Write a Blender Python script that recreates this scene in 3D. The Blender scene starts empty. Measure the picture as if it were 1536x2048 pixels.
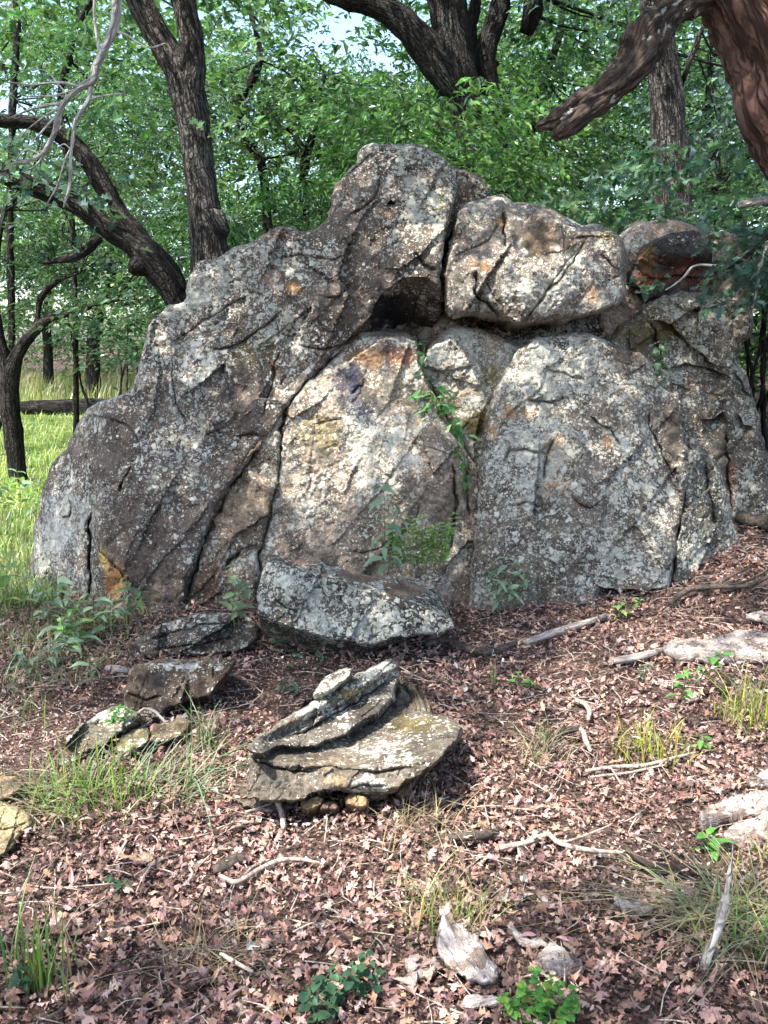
import bpy, math, random
import numpy as np
from mathutils import Vector, Matrix
from mathutils.geometry import delaunay_2d_cdt

rng = np.random.default_rng(7)
random.seed(7)
S = bpy.context.scene
COL = S.collection

# ------------------------------------------------------------------ camera
F = 1800.0                       # focal length in photo pixels (photo 1536 x 2048)
PITCH = math.radians(10.8)
CAMZ = 1.7
cam = bpy.data.cameras.new('camera')
cam.sensor_fit = 'HORIZONTAL'
cam.sensor_width = 36.0
cam.lens = F / 1536 * 36
cam.clip_start = 0.05
cam.clip_end = 2000
camo = bpy.data.objects.new('camera', cam)
camo.location = (0, 0, CAMZ)
camo.rotation_euler = (math.pi / 2 - PITCH, 0, 0)
COL.objects.link(camo)
S.camera = camo

# ------------------------------------------------------------------ sky, sun, exposure
SUN = Vector((-0.36, -0.36, 0.86)).normalized()      # towards the sun
world = bpy.data.worlds.new('World')
S.world = world
world.use_nodes = True
wn = world.node_tree
sky = wn.nodes.new('ShaderNodeTexSky')
sky.sky_type = 'NISHITA'
sky.sun_disc = False
sky.sun_elevation = math.asin(SUN.z)
sky.sun_rotation = math.atan2(SUN.x, SUN.y)
sky.air_density = 1.0
sky.dust_density = 2.0
sky.ozone_density = 1.0
bg = wn.nodes['Background']
wn.links.new(sky.outputs['Color'], bg.inputs['Color'])
bg.inputs['Strength'].default_value = 0.15
sl = bpy.data.lights.new('sun', 'SUN')
sl.energy = 4.4
sl.angle = math.radians(0.6)
sl.color = (1.0, 0.95, 0.86)
so = bpy.data.objects.new('sun', sl)
so.rotation_euler = (-SUN).to_track_quat('-Z', 'Y').to_euler()
so.location = SUN * 40
COL.objects.link(so)
S.view_settings.view_transform = 'Standard'
S.view_settings.look = 'None'
S.view_settings.exposure = 1.74
S.view_settings.gamma = 1.0
S.view_settings.use_curve_mapping = False
S.cycles.use_denoising = True
S.cycles.max_bounces = 4
S.cycles.diffuse_bounces = 2
S.cycles.glossy_bounces = 2
S.cycles.transmission_bounces = 2
S.cycles.transparent_max_bounces = 4
S.cycles.use_adaptive_sampling = True
S.cycles.adaptive_threshold = 0.04

# ------------------------------------------------------------------ pixel <-> place
CP, SP = math.cos(PITCH), math.sin(PITCH)
def ray(u, v):
    u = np.asarray(u, float); v = np.asarray(v, float)
    a = (u - 768) / F; b = (1024 - v) / F
    return np.stack([a, CP + b * SP, -SP + b * CP], -1)
def P(u, v, Y):
    d = ray(u, v)
    t = np.asarray(Y, float) / d[..., 1]
    return d * t[..., None] + np.array([0, 0, CAMZ])
def pix(p):
    p = np.asarray(p, float); q = p - np.array([0, 0, CAMZ])
    depth = q[..., 1] * CP - q[..., 2] * SP
    up = q[..., 1] * SP + q[..., 2] * CP
    depth = np.where(np.abs(depth) < 1e-6, 1e-6, depth)
    return 768 + F * q[..., 0] / depth, 1024 - F * up / depth, depth

# ------------------------------------------------------------------ noise
_tab = rng.normal(size=(512, 3)); _tab /= np.linalg.norm(_tab, axis=1)[:, None]
def _h(ix, iy, iz, seed):
    h = (ix.astype(np.int64) * 374761393 + iy.astype(np.int64) * 668265263 + iz.astype(np.int64) * 2147483647 + seed * 1274126177) & 0xffffffff
    h = ((h ^ (h >> 13)) * 1103515245) & 0xffffffff
    return (h ^ (h >> 16)) & 511
def noise(p, seed=0):
    p = np.asarray(p, float); i = np.floor(p); f = p - i
    w = f * f * f * (f * (f * 6 - 15) + 10)
    out = 0
    for dx in (0, 1):
        for dy in (0, 1):
            for dz in (0, 1):
                g = _tab[_h(i[..., 0] + dx, i[..., 1] + dy, i[..., 2] + dz, seed)]
                d = (g * (f - np.array([dx, dy, dz]))).sum(-1)
                wt = (w[..., 0] if dx else 1 - w[..., 0]) * (w[..., 1] if dy else 1 - w[..., 1]) * (w[..., 2] if dz else 1 - w[..., 2])
                out = out + d * wt
    return out * 1.5
def fbm(p, octs=4, seed=0, gain=0.5):
    p = np.asarray(p, float); a = 1.0; s = 0
    for k in range(octs):
        s = s + a * noise(p * 2.0 ** k, seed + k * 17); a *= gain
    return s
def smooth(e0, e1, x):
    t = np.clip((x - e0) / (e1 - e0), 0, 1)
    return t * t * (3 - 2 * t)

# ------------------------------------------------------------------ objects
def mesh_obj(name, verts, faces, mat, parent=None, loc=(0, 0, 0), shade=True, attrs=None):
    """faces: (n,3) or (n,4) array, or a list of such arrays; verts in world space, origin moved to loc"""
    verts = np.asarray(verts, float) - np.asarray(loc, float)
    if not isinstance(faces, list): faces = [faces]
    faces = [np.asarray(f, np.int32) for f in faces if len(f)]
    me = bpy.data.meshes.new(name)
    me.vertices.add(len(verts)); me.vertices.foreach_set('co', verts.astype(np.float32).ravel())
    nl = sum(f.size for f in faces); nf = sum(len(f) for f in faces)
    me.loops.add(nl); me.loops.foreach_set('vertex_index', np.concatenate([f.ravel() for f in faces]))
    me.polygons.add(nf)
    tot = np.concatenate([np.full(len(f), f.shape[1], np.int32) for f in faces])
    me.polygons.foreach_set('loop_start', np.concatenate([[0], np.cumsum(tot)[:-1]]).astype(np.int32))
    me.polygons.foreach_set('use_smooth', np.full(nf, shade, bool))
    me.update(calc_edges=True)
    for k, a in (attrs or {}).items():
        a = np.asarray(a, np.float32)
        if a.ndim == 1:
            at = me.attributes.new(k, 'FLOAT', 'POINT'); at.data.foreach_set('value', a)
        elif k == 'bk':
            at = me.attributes.new(k, 'FLOAT_VECTOR', 'POINT'); at.data.foreach_set('vector', a.ravel())
        else:
            at = me.attributes.new(k, 'FLOAT_COLOR', 'POINT')
            if a.shape[1] == 3: a = np.concatenate([a, np.ones((len(a), 1), np.float32)], 1)
            at.data.foreach_set('color', a.ravel())
    me.materials.append(mat)
    o = bpy.data.objects.new(name, me)
    o.location = loc
    COL.objects.link(o)
    if parent is not None:
        o.parent = parent
        o.location = Vector(loc) - parent.matrix_basis.translation
    return o
def tag(o, label, cat, group=None):
    o['label'] = label; o['category'] = cat; o['kind'] = 'thing'
    if group: o['group'] = group
    return o
def thing(name, label, cat, loc, group=None):
    o = bpy.data.objects.new(name, None); o.location = loc; o.empty_display_size = 0.1
    COL.objects.link(o)
    return tag(o, label, cat, group)
def child(name, me, parent, mat4):
    o = bpy.data.objects.new(name, me); COL.objects.link(o)
    o.parent = parent; o.matrix_basis = mat4
    return o

# ------------------------------------------------------------------ materials
class N:
    def __init__(s, name):
        s.m = bpy.data.materials.new(name); s.m.use_nodes = True
        s.t = s.m.node_tree; s.t.nodes.clear()
        s.out = s.n('OutputMaterial')
    def n(s, typ, **kw):
        nd = s.t.nodes.new('ShaderNode' + typ)
        for k, v in kw.items(): setattr(nd, k, v)
        return nd
    def l(s, a, b): s.t.links.new(a, b)
    def put(s, sock, v):
        if hasattr(v, 'is_linked'): s.l(v, sock)
        else: sock.default_value = v
    def math(s, op, a, b=None, c=None, clamp=False):
        nd = s.n('Math', operation=op); nd.use_clamp = clamp
        for i, x in enumerate((a, b, c)):
            if x is not None: s.put(nd.inputs[i], x)
        return nd.outputs[0]
    def mix(s, f, a, b, blend='MIX'):
        nd = s.n('Mix', data_type='RGBA', blend_type=blend)
        s.put(nd.inputs[0], f); s.put(nd.inputs[6], a if hasattr(a, 'is_linked') else (*a, 1)); s.put(nd.inputs[7], b if hasattr(b, 'is_linked') else (*b, 1))
        return nd.outputs[2]
    def ramp(s, x, e0, e1, o0=0.0, o1=1.0):
        nd = s.n('MapRange', interpolation_type='SMOOTHSTEP')
        for i, v in enumerate((x, e0, e1, o0, o1)): s.put(nd.inputs[i], v)
        return nd.outputs[0]
    def noise(s, vec, scale, detail=4, rough=0.55, dist=0.0, out=0):
        nd = s.n('TexNoise'); s.l(vec, nd.inputs['Vector'])
        nd.inputs['Scale'].default_value = scale; nd.inputs['Detail'].default_value = detail
        nd.inputs['Roughness'].default_value = rough; nd.inputs['Distortion'].default_value = dist
        return nd.outputs[out]
    def vor(s, vec, scale, feature='F1'):
        nd = s.n('TexVoronoi', feature=feature); s.l(vec, nd.inputs['Vector']); nd.inputs['Scale'].default_value = scale
        return nd
    def attr(s, name, out='Color'):
        nd = s.n('Attribute', attribute_name=name); return nd.outputs[out]
    def bsdf(s, col, rough=0.85, bump=None, bstr=0.4, bdist=0.01, spec=0.25):
        p = s.n('BsdfPrincipled'); s.put(p.inputs['Base Color'], col); s.put(p.inputs['Roughness'], rough)
        p.inputs['Specular IOR Level'].default_value = spec
        if bump is not None:
            b = s.n('Bump'); b.inputs['Strength'].default_value = bstr; b.inputs['Distance'].default_value = bdist
            s.l(bump, b.inputs['Height']); s.l(b.outputs[0], p.inputs['Normal'])
        return p
    def done(s, shader): s.l(shader.outputs[0], s.out.inputs['Surface']); return s.m

def mat_rock():
    k = N('lichened_sandstone')
    co = k.n('TexCoord').outputs['Object']
    tint = k.attr('tint'); li = k.attr('lich', 'Fac')
    # distort the coordinates so that spots are not round
    dn = k.n('TexNoise'); k.l(co, dn.inputs['Vector']); dn.inputs['Scale'].default_value = 40; dn.inputs['Detail'].default_value = 4
    vm = k.n('VectorMath', operation='MULTIPLY_ADD'); k.l(dn.outputs['Color'], vm.inputs[0]); vm.inputs[1].default_value = (.045, .045, .045); k.l(co, vm.inputs[2])
    dco = vm.outputs[0]
    a = k.noise(co, 5.5, 6, 0.7)
    b = k.noise(co, 42, 3, 0.7)
    base = k.mix(k.ramp(a, .3, .72), k.mix(1, tint, (.5, .48, .47), 'MULTIPLY'), k.mix(1, tint, (1.42, 1.42, 1.42), 'MULTIPLY'))
    base = k.mix(k.ramp(b, .36, .66, .0, .75), k.mix(1, base, (.5, .49, .47), 'MULTIPLY'), base)
    rust = k.noise(co, 2.7, 4, .65)
    base = k.mix(k.ramp(rust, .6, .76, 0, .4), base, k.mix(1, tint, (1.5, 1.1, .72), 'MULTIPLY'))
    low = k.noise(co, 2.1, 4, .6)
    lia = k.math('MULTIPLY', li, k.ramp(low, .3, .7, .45, 1.5), clamp=True)
    # crusts, mottled from within
    g2 = k.noise(co, 95, 2, .7)
    c = k.noise(dco, 14, 5, .75)
    thr = k.math('SUBTRACT', .75, k.math('MULTIPLY', lia, .29))
    m1 = k.ramp(k.math('SUBTRACT', c, thr), -.02, .06)
    crustcol = k.mix(k.noise(co, 3.3, 3), (.30, .31, .25), (.48, .47, .42))
    crustcol = k.mix(k.ramp(g2, .38, .68, 0, .75), crustcol, (.13, .125, .105))
    tb = k.mix(1, tint, (2.3, 2.3, 2.3), 'MULTIPLY')
    crustcol = k.mix(.3, crustcol, tb)
    col = k.mix(k.math('MULTIPLY', m1, .85), base, crustcol)
    hgt = k.math('MULTIPLY', m1, .35)
    for sc, pw, amt in ((13, 2.4, .62), (24, 1.5, .86), (46, 1.4, .98), (85, 1.5, 1.0)):
        v = k.vor(dco, sc); rc = k.n('SeparateColor'); k.l(v.outputs['Color'], rc.inputs[0])
        r = k.math('MULTIPLY', k.math('POWER', rc.outputs[0], pw), k.math('MULTIPLY', k.math('ADD', lia, .06), amt))
        r = k.math('ADD', r, k.math('MULTIPLY', k.math('SUBTRACT', g2, .5), .2))
        m = k.ramp(k.math('SUBTRACT', r, v.outputs['Distance']), -.02, .07)
        sp = k.mix(rc.outputs[1], (.27, .285, .225), (.59, .585, .53))
        sp = k.mix(k.ramp(g2, .45, .75, 0, .5), sp, (.2, .2, .17))
        sp = k.mix(.16, sp, tb)
        col = k.mix(k.math('MULTIPLY', m, .93), col, sp)
        hgt = k.math('ADD', hgt, k.math('MULTIPLY', m, .3))
    h = k.math('ADD', k.math('MULTIPLY', a, 1.2), k.math('ADD', k.math('MULTIPLY', b, .55), hgt))
    return k.done(k.bsdf(col, .9, h, .7, .016, .15))

def mat_leaf(name, trans=.42, gloss=.35, rough=.5):
    k = N(name); c = k.attr('lc')
    d = k.n('BsdfDiffuse'); k.l(c, d.inputs[0])
    t = k.n('BsdfTranslucent'); k.l(k.mix(1, c, (1.15, 1.35, .7), 'MULTIPLY'), t.inputs[0])
    g = k.n('BsdfGlossy'); g.inputs['Roughness'].default_value = rough; g.inputs[0].default_value = (.8, .85, .9, 1)
    m = k.n('MixShader'); m.inputs[0].default_value = trans; k.l(d.outputs[0], m.inputs[1]); k.l(t.outputs[0], m.inputs[2])
    fr = k.n('Fresnel'); fr.inputs[0].default_value = 1.4
    m2 = k.n('MixShader'); k.l(k.math('MULTIPLY', fr.outputs[0], gloss), m2.inputs[0]); k.l(m.outputs[0], m2.inputs[1]); k.l(g.outputs[0], m2.inputs[2])
    return k.done(m2)
def mat_litter():
    k = N('dead_leaf'); c = k.attr('lc'); co = k.n('TexCoord').outputs['Object']
    c = k.mix(k.ramp(k.noise(co, 90, 3), .35, .7, 0, .55), c, k.mix(1, c, (.5, .45, .42), 'MULTIPLY'))
    d = k.bsdf(c, .65, None, spec=.3)
    t = k.n('BsdfTranslucent'); k.l(c, t.inputs[0])
    m = k.n('MixShader'); m.inputs[0].default_value = .15; k.l(d.outputs[0], m.inputs[1]); k.l(t.outputs[0], m.inputs[2])
    return k.done(m)
def mat_bark(name, dark, light, sc=26, depth=.03):
    k = N(name); bk = k.attr('bk', 'Vector')
    dn = k.n('TexNoise'); k.l(bk, dn.inputs['Vector']); dn.inputs['Scale'].default_value = 14; dn.inputs['Detail'].default_value = 3
    vm = k.n('VectorMath', operation='MULTIPLY_ADD'); k.l(dn.outputs['Color'], vm.inputs[0]); vm.inputs[1].default_value = (.05, .05, .05); k.l(bk, vm.inputs[2])
    v = k.vor(vm.outputs[0], sc, 'DISTANCE_TO_EDGE')
    mp = k.n('Mapping'); k.l(vm.outputs[0], mp.inputs[0]); mp.inputs['Scale'].default_value = (1, 1, .22)
    fur = k.ramp(k.math('ABSOLUTE', k.math('SUBTRACT', k.noise(mp.outputs[0], sc * .8, 3, .55), .5)), .0, .085)
    brk = k.ramp(v.outputs['Distance'], .0, .16, .45, 1.0)
    plate = k.math('MULTIPLY', fur, brk)
    n1 = k.noise(bk, 60, 4, .6); n2 = k.noise(bk, 4, 3)
    lt = k.mix(n1, tuple(x * .55 for x in light), tuple(x * 1.4 for x in light))
    lt = k.mix(k.ramp(n2, .55, .75, 0, .6), lt, (.20, .215, .19))
    col = k.mix(plate, dark, lt)
    h = k.math('ADD', plate, k.math('MULTIPLY', n1, .4))
    return k.done(k.bsdf(col, .95, h, .9, depth, .1))
def mat_wood(name, c0, c1, c2, patch=None):
    """bare weathered wood: grain along the attribute bk's z"""
    k = N(name); bk = k.attr('bk', 'Vector')
    mp = k.n('Mapping'); k.l(bk, mp.inputs[0]); mp.inputs['Scale'].default_value = (1, 1, .25)
    n1 = k.noise(mp.outputs[0], 40, 5, .65, .6); n2 = k.noise(bk, 10, 6, .72, .8); n3 = k.noise(mp.outputs[0], 120, 3)
    col = k.mix(k.ramp(n1, .3, .7), c0, c1)
    col = k.mix(k.ramp(n2, .525, .57), col, c2)
    if patch: col = k.mix(k.ramp(k.noise(bk, patch, 4, .65), .60, .66), col, (.36, .36, .33))
    col = k.mix(k.ramp(n3, .5, .75, 0, .5), col, tuple(x * .4 for x in c0))
    return k.done(k.bsdf(col, .85, k.math('ADD', n1, k.math('MULTIPLY', n3, .4)), 1.0, .022, .2))
def mat_simple(name, c0, c1, scale=30, bump=.4, dist=.006, rough=.85):
    k = N(name); co = k.n('TexCoord').outputs['Object']
    n1 = k.noise(co, scale, 5, .65)
    return k.done(k.bsdf(k.mix(k.ramp(n1, .32, .7), c0, c1), rough, n1, bump, dist, .2))
def mat_ground():
    k = N('woodland_soil'); co = k.n('TexCoord').outputs['Object']
    g = k.attr('green', 'Fac')
    v = k.vor(co, 55); sc = k.n('SeparateColor'); k.l(v.outputs['Color'], sc.inputs[0])
    n1 = k.noise(co, 3, 5); n2 = k.noise(co, 55, 4, .7)
    soil = k.mix(sc.outputs[0], (.05, .032, .026), (.21, .14, .118))
    soil = k.mix(k.ramp(n2, .35, .65, 0, .8), soil, (.032, .022, .018))
    gr = k.mix(k.ramp(n1, .35, .68), (.09, .15, .035), (.24, .26, .085))
    gr = k.mix(k.ramp(n2, .4, .7, 0, .6), gr, (.045, .075, .02))
    return k.done(k.bsdf(k.mix(g, soil, gr), .95, k.math('ADD', n2, v.outputs['Distance']), .9, .03, .1))

M = dict(rock=mat_rock(), leaf=mat_leaf('green_leaf'), litter=mat_litter(), ground=mat_ground(),
         grass=mat_leaf('grass_blade', .35, .15),
         bark=mat_bark('furrowed_oak_bark', (.016, .014, .013), (.102, .094, .087), 34, .02),
         darkbark=mat_bark('dark_bark', (.010, .009, .008), (.043, .039, .036), 32, .02),
         deadbark=mat_bark('lichened_dead_bark', (.19, .17, .15), (.50, .48, .44), 30, .01),
         bare=mat_bark('reddish_flaking_bark', (.045, .028, .023), (.185, .108, .088), 13, .018),
         deadlimb=mat_wood('weathered_limb_wood', (.028, .02, .016), (.105, .078, .062), (.02, .015, .012), 13),
         pale=mat_wood('pale_weathered_wood', (.29, .24, .21), (.60, .53, .48), (.19, .145, .12)),
         grey=mat_wood('grey_weathered_wood', (.19, .16, .145), (.42, .37, .34), (.13, .105, .09)),
         twig=mat_simple('dry_twig', (.17, .135, .11), (.46, .39, .33), 60),
         darktwig=mat_simple('dark_rotten_twig', (.025, .02, .017), (.10, .08, .065), 60),
         stem=mat_simple('green_stem', (.07, .10, .04), (.14, .16, .07), 50))
# ================================================================== GROUND
def gz(x, y):
    x = np.asarray(x, float); y = np.asarray(y, float)
    p = np.stack([x, y, np.zeros_like(x)], -1)
    near = smooth(14, 9, np.hypot(x, y))
    z = .035 * noise(p * .8, 3) * near + .022 * noise(p * 3.1, 5) * near + .011 * noise(p * 9, 6) * near
    z = z + .30 * smooth(1.5, 2.7, x) * smooth(4.3, 6.4, y) * smooth(16, 9, y)
    z = z + .05 * np.exp(-((y - 5.35) / .28) ** 2) * smooth(-2.4, -1.6, x)
    z = z + .10 * smooth(.5, 2.2, x) * smooth(3.0, 4.5, y) * smooth(14, 8, y)
    return z
def G(u, v, lift=0.0):
    """where the ray through photo pixel (u, v) meets the ground"""
    d = ray(u, v); t = CAMZ / np.maximum(-d[..., 2], 1e-3)
    for _ in range(12):
        p = d * t[..., None] + np.array([0, 0, CAMZ])
        t = (CAMZ - gz(p[..., 0], p[..., 1])) / np.maximum(-d[..., 2], 1e-3)
    p = d * t[..., None] + np.array([0, 0, CAMZ]); p[..., 2] = gz(p[..., 0], p[..., 1]) + lift
    return p
def green_at(x, y):
    p = np.stack([x, y, np.zeros_like(x)], -1)
    e = .35 * fbm(p * .9, 3, 21)
    left = smooth(-1.75, -2.5, x + e - .0 * y) * smooth(5.0, 6.2, y + e)
    return np.clip(np.maximum(left, smooth(8.2, 9.6, y + e) * smooth(-.8, -1.8, x + e)) * smooth(36, 28, y), 0, 1)
def build_ground():
    ex = np.geomspace(.08, 500, 42).cumsum(); ex = ex[ex < 700]
    xs = np.concatenate([-(5 + ex)[::-1], np.arange(-5, 5.001, .045), 5 + ex])
    ys = np.concatenate([1.0 - ex[:30][::-1], np.arange(1.0, 9.5, .045), 9.5 + ex])
    X, Y = np.meshgrid(xs, ys); Z = gz(X, Y)
    n, m = X.shape; idx = np.arange(n * m).reshape(n, m)
    q = np.stack([idx[:-1, :-1], idx[:-1, 1:], idx[1:, 1:], idx[1:, :-1]], -1).reshape(-1, 4)
    o = mesh_obj('ground', np.stack([X, Y, Z], -1).reshape(-1, 3), q, M['ground'], attrs={'green': green_at(X.ravel(), Y.ravel())})
    o['kind'] = 'structure'; o['label'] = 'woodland ground of brown soil with grassy meadow behind'
    return o
ground = build_ground()

# ================================================================== ROCKS
def resample(poly, step, closed=True):
    p = np.asarray(poly, float)
    q = np.concatenate([p, p[:1]]) if closed else p
    seg = np.hypot(*(q[1:] - q[:-1]).T); s = np.concatenate([[0], seg.cumsum()])
    n = max(4, int(s[-1] / step)); t = np.linspace(0, s[-1], n + (0 if closed else 1), endpoint=not closed)
    return np.stack([np.interp(t, s, q[:, 0]), np.interp(t, s, q[:, 1])], -1)
def seg_dist(pts, line, closed):
    """distance to a polyline, side (+1: right of travel in image, i.e. below when going rightwards), arc length of the nearest point"""
    a = line; b = np.roll(line, -1, 0) if closed else line[1:]
    if not closed: a = line[:-1]
    best = np.full(len(pts), 1e9); side = np.zeros(len(pts)); arc = np.zeros(len(pts)); s0 = 0.0
    for i in range(len(a)):
        d = b[i] - a[i]; L2 = d @ d + 1e-9; r = pts - a[i]
        t = np.clip((r @ d) / L2, 0, 1); e = r - t[:, None] * d
        dist = np.hypot(e[:, 0], e[:, 1]); w = dist < best
        best[w] = dist[w]; side[w] = np.sign(d[0] * r[w, 1] - d[1] * r[w, 0]); arc[w] = s0 + t[w] * math.sqrt(L2)
        s0 += math.sqrt(L2)
    return best, side, arc, s0
def inside(pts, poly):
    x, y = pts.T; c = np.zeros(len(pts), bool); a = poly; b = np.roll(poly, -1, 0)
    for (x0, y0), (x1, y1) in zip(a, b):
        if y0 == y1: continue
        w = (y0 > y) != (y1 > y)
        c ^= w & (x < (x1 - x0) * (y - y0) / (y1 - y0) + x0)
    return c
def jag(line, step, amp, seed, closed=False):
    """broken, angular line: straight pieces of uneven length"""
    l = resample(line, step, closed); r = np.random.default_rng(900 + seed)
    o = r.uniform(-amp, amp, l.shape)
    if not closed: o[0] = o[-1] = 0
    return l + o
def wob(line, amp, seed, wl=26):
    l = np.asarray(line, float); q = np.concatenate([l / wl, np.full((len(l), 1), seed * 3.3)], 1)
    return l + amp * np.stack([fbm(q, 3, 40 + seed), fbm(q + 9.1, 3, 90 + seed)], -1)

TAN = (.36, .275, .185); BROWN = (.165, .128, .098); DARK = (.115, .092, .078); GREYB = (.15, .128, .108)
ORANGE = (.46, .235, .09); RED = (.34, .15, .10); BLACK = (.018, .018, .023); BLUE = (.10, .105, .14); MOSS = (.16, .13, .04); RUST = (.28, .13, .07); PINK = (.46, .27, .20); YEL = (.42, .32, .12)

def rock(name, label, poly, y0, u0, v0, tv, tu=0.0, Rpx=34, Rm=.16, thick=1.0, base=BROWN, lich=.5, amp=1.0, fine=1.0, under=False, cracks=(), ledges=(), bulges=(), tints=(), lichens=(), step=3.8, seed=0, cat='rock', fn=None, shr=.3, strata=None, sa=1.0, jit=3.0, mat='rock', parent=None, group=None):
    if y0 is None: y0 = float(G(float(u0), float(v0))[1]) - .13
    pl = resample(wob(resample(jag(poly, 15, jit * 1.15, seed, True), 5), jit * .4, seed + 1, 14), step * 1.05)
    coarse = pl[::3]
    lo, hi = pl.min(0), pl.max(0)
    gu, gv = np.meshgrid(np.arange(lo[0], hi[0], step), np.arange(lo[1], hi[1], step))
    r = np.random.default_rng(100 + seed)
    pts = np.stack([gu.ravel(), gv.ravel()], -1) + r.uniform(-.32, .32, (gu.size, 2)) * step
    extra = []
    lines = []
    for c in cracks: lines.append(('c', jag(wob(resample(c[0], 9, False), 5.0, seed + 31, 60), 13, 3.6, seed + 5), *c[1:]))
    for c in ledges: lines.append(('l', jag(c[0], 17, 3.0, seed + 9), *c[1:]))
    for ln in lines:
        l = resample(ln[1], step, False); d = np.gradient(l, axis=0); nrm = np.stack([-d[:, 1], d[:, 0]], -1); nrm /= np.linalg.norm(nrm, axis=1)[:, None] + 1e-9
        offs = (-1.5, 0, 1.5) if ln[0] == 'c' else (-.8, .8)
        for o_ in offs: extra.append(l + nrm * o_)
    if extra:
        ex = np.concatenate(extra); pts = np.concatenate([pts, ex])
    pts = pts[inside(pts, pl)]
    d, _, _, _ = seg_dist(pts, coarse, True)
    pts = pts[d > step * .55]
    n = len(pl)
    vv, ee, ff = delaunay_2d_cdt([Vector(p) for p in np.concatenate([pl, pts])], [], [list(range(n))], 1, 1e-3)[:3]
    uv = np.array([tuple(p) for p in vv]); tri = np.array([f for f in ff if len(f) == 3], np.int32)
    used = np.unique(tri); mp = -np.ones(len(uv), int); mp[used] = np.arange(len(used)); uv = uv[used]; tri = mp[tri]
    u, v = uv.T
    d, _, _, _ = seg_dist(uv, coarse, True)
    Y = y0 + tv * (v0 - v) + tu * (u - u0)
    q0 = np.stack([u / 300., v / 300., np.full_like(u, seed * 1.7)], -1)
    for (cu, cv, ru, rv, dy) in bulges:
        Y += dy * np.exp(-(((u - cu) / ru) ** 2 + ((v - cv) / rv) ** 2))
    if fn is not None: Y += fn(u, v)
    for ln in lines:
        if ln[0] == 'c':
            _, l, wpx, dep = ln; dd, _, arc, tot = seg_dist(uv, l, False)
            wv = wpx * (.35 + 1.5 * np.abs(noise(np.stack([arc / 35, arc * 0 + seed, arc * 0], -1), 5)))
            e = smooth(-.01, .12, arc / tot) * smooth(1.01, .86, arc / tot)
            Y += dep * np.exp(-(dd / wv) ** 2) * e + dep * .16 * np.exp(-(dd / (wv * 4)) ** 2) * e
        else:
            _, l, h, L = ln; dd, sd, arc, tot = seg_dist(uv, l, False)
            e = smooth(0.0, .22, arc / tot) * smooth(1.0, .78, arc / tot)
            if abs(h) >= .1: Y += np.where(sd > 0, h * np.exp(-dd / L), 0) * e
            else: Y += (np.where(sd > 0, .4 * h * np.exp(-dd / (2.5 * L)), 0) + .36 * abs(h) * np.exp(-(dd / 2.2) ** 2)) * e
    # natural relief: broad swells, slabby steps, pits
    p3 = P(u, v, np.full_like(u, y0))
    sw = fbm(p3 * 1.6 + seed, 3, 11 + seed)
    Y += amp * .028 * sw + fine * (.006 * fbm(p3 * 26 + seed, 3, 171, .7) + .009 * np.abs(fbm(p3 * 11 + seed, 3, 173, .6)))
    # broken, nearly flat facets at two sizes
    fr_ = np.random.default_rng(500 + seed)
    for sp_, tl, of in ((140, .00045, .009), (50, .0003, .002)):
        nu, nv = max(2, int((hi[0] - lo[0]) / sp_) + 1), max(2, int((hi[1] - lo[1]) / sp_) + 1)
        sx, sy = np.meshgrid(np.arange(nu) * sp_ + lo[0], np.arange(nv) * sp_ + lo[1])
        sd_ = np.stack([sx.ravel(), sy.ravel()], -1) + fr_.uniform(-.42, .42, (nu * nv, 2)) * sp_
        wu = uv + sp_ * .07 * np.stack([fbm(q0 * 300 / sp_ * .8, 3, 301 + seed), fbm(q0 * 300 / sp_ * .8 + 5, 3, 311 + seed)], -1)
        best = np.full(len(u), 1e9); bi = np.zeros(len(u), int); sec = np.full(len(u), 1e9)
        for k_, c_ in enumerate(sd_):
            du_, dv_ = wu[:, 0] - c_[0], wu[:, 1] - c_[1]; dd = np.hypot((du_ * .55 - dv_ * .835) * .42, (du_ * .835 + dv_ * .55) * 1.25); w = dd < best
            sec = np.where(w, best, np.minimum(sec, dd)); best[w] = dd[w]; bi[w] = k_
        tt = fr_.normal(0, tl, (len(sd_), 2)); oo = fr_.normal(0, of, len(sd_))
        Y += amp * (tt[bi, 0] * (u - sd_[bi, 0]) + tt[bi, 1] * (v - sd_[bi, 1]) + oo[bi])
        Y += amp * of * .5 * smooth(4, 0, sec - best) * smooth(-.05, .3, noise(p3 * 2.3 + seed, 321))
    if strata is None: strata = (.5, .87)
    st = p3[:, 0] * strata[0] + p3[:, 2] * strata[1] + .07 * fbm(p3 * 2.2 + seed, 3, 23 + seed)
    fr = (st * 5.2) % 1.0
    gate = smooth(-.1, .35, fbm(p3 * 1.9 + 4 + seed, 2, 29 + seed))
    Y += sa * amp * .05 * gate * (smooth(0, .12, fr) * (1 - fr) - .45)
    fr2 = (st * 17) % 1.0
    Y += sa * amp * .013 * smooth(-.2, .5, noise(p3 * 3.1 + seed, 31)) * (smooth(0, .2, fr2) * (1 - fr2) - .4)
    pass
    Y += amp * (.020 * fbm(p3 * 6.5 + seed, 3, 61) + .0105 * fbm(p3 * 19 + seed, 3, 71, .65))
    # rounding towards the silhouette
    rp = Rpx * .62 * (.45 + .9 * smooth(-.5, .6, fbm(q0 * 4, 2, 81)))
    x = 1 - np.clip(d / rp, 0, 1)
    Y += Rm * .85 * (1 - np.sqrt(np.maximum(0, 1 - x * x)))
    V = P(u, v, Y)
    # boundary -> sides and back
    e = np.concatenate([tri[:, [0, 1]], tri[:, [1, 2]], tri[:, [2, 0]]])
    key = np.sort(e, 1); _, inv, cnt = np.unique(key[:, 0] * 10 ** 7 + key[:, 1], return_inverse=True, return_counts=True)
    be = e[cnt[inv] == 1]
    bv = np.unique(be); loc = -np.ones(len(V), int); loc[bv] = np.arange(len(bv))
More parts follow.
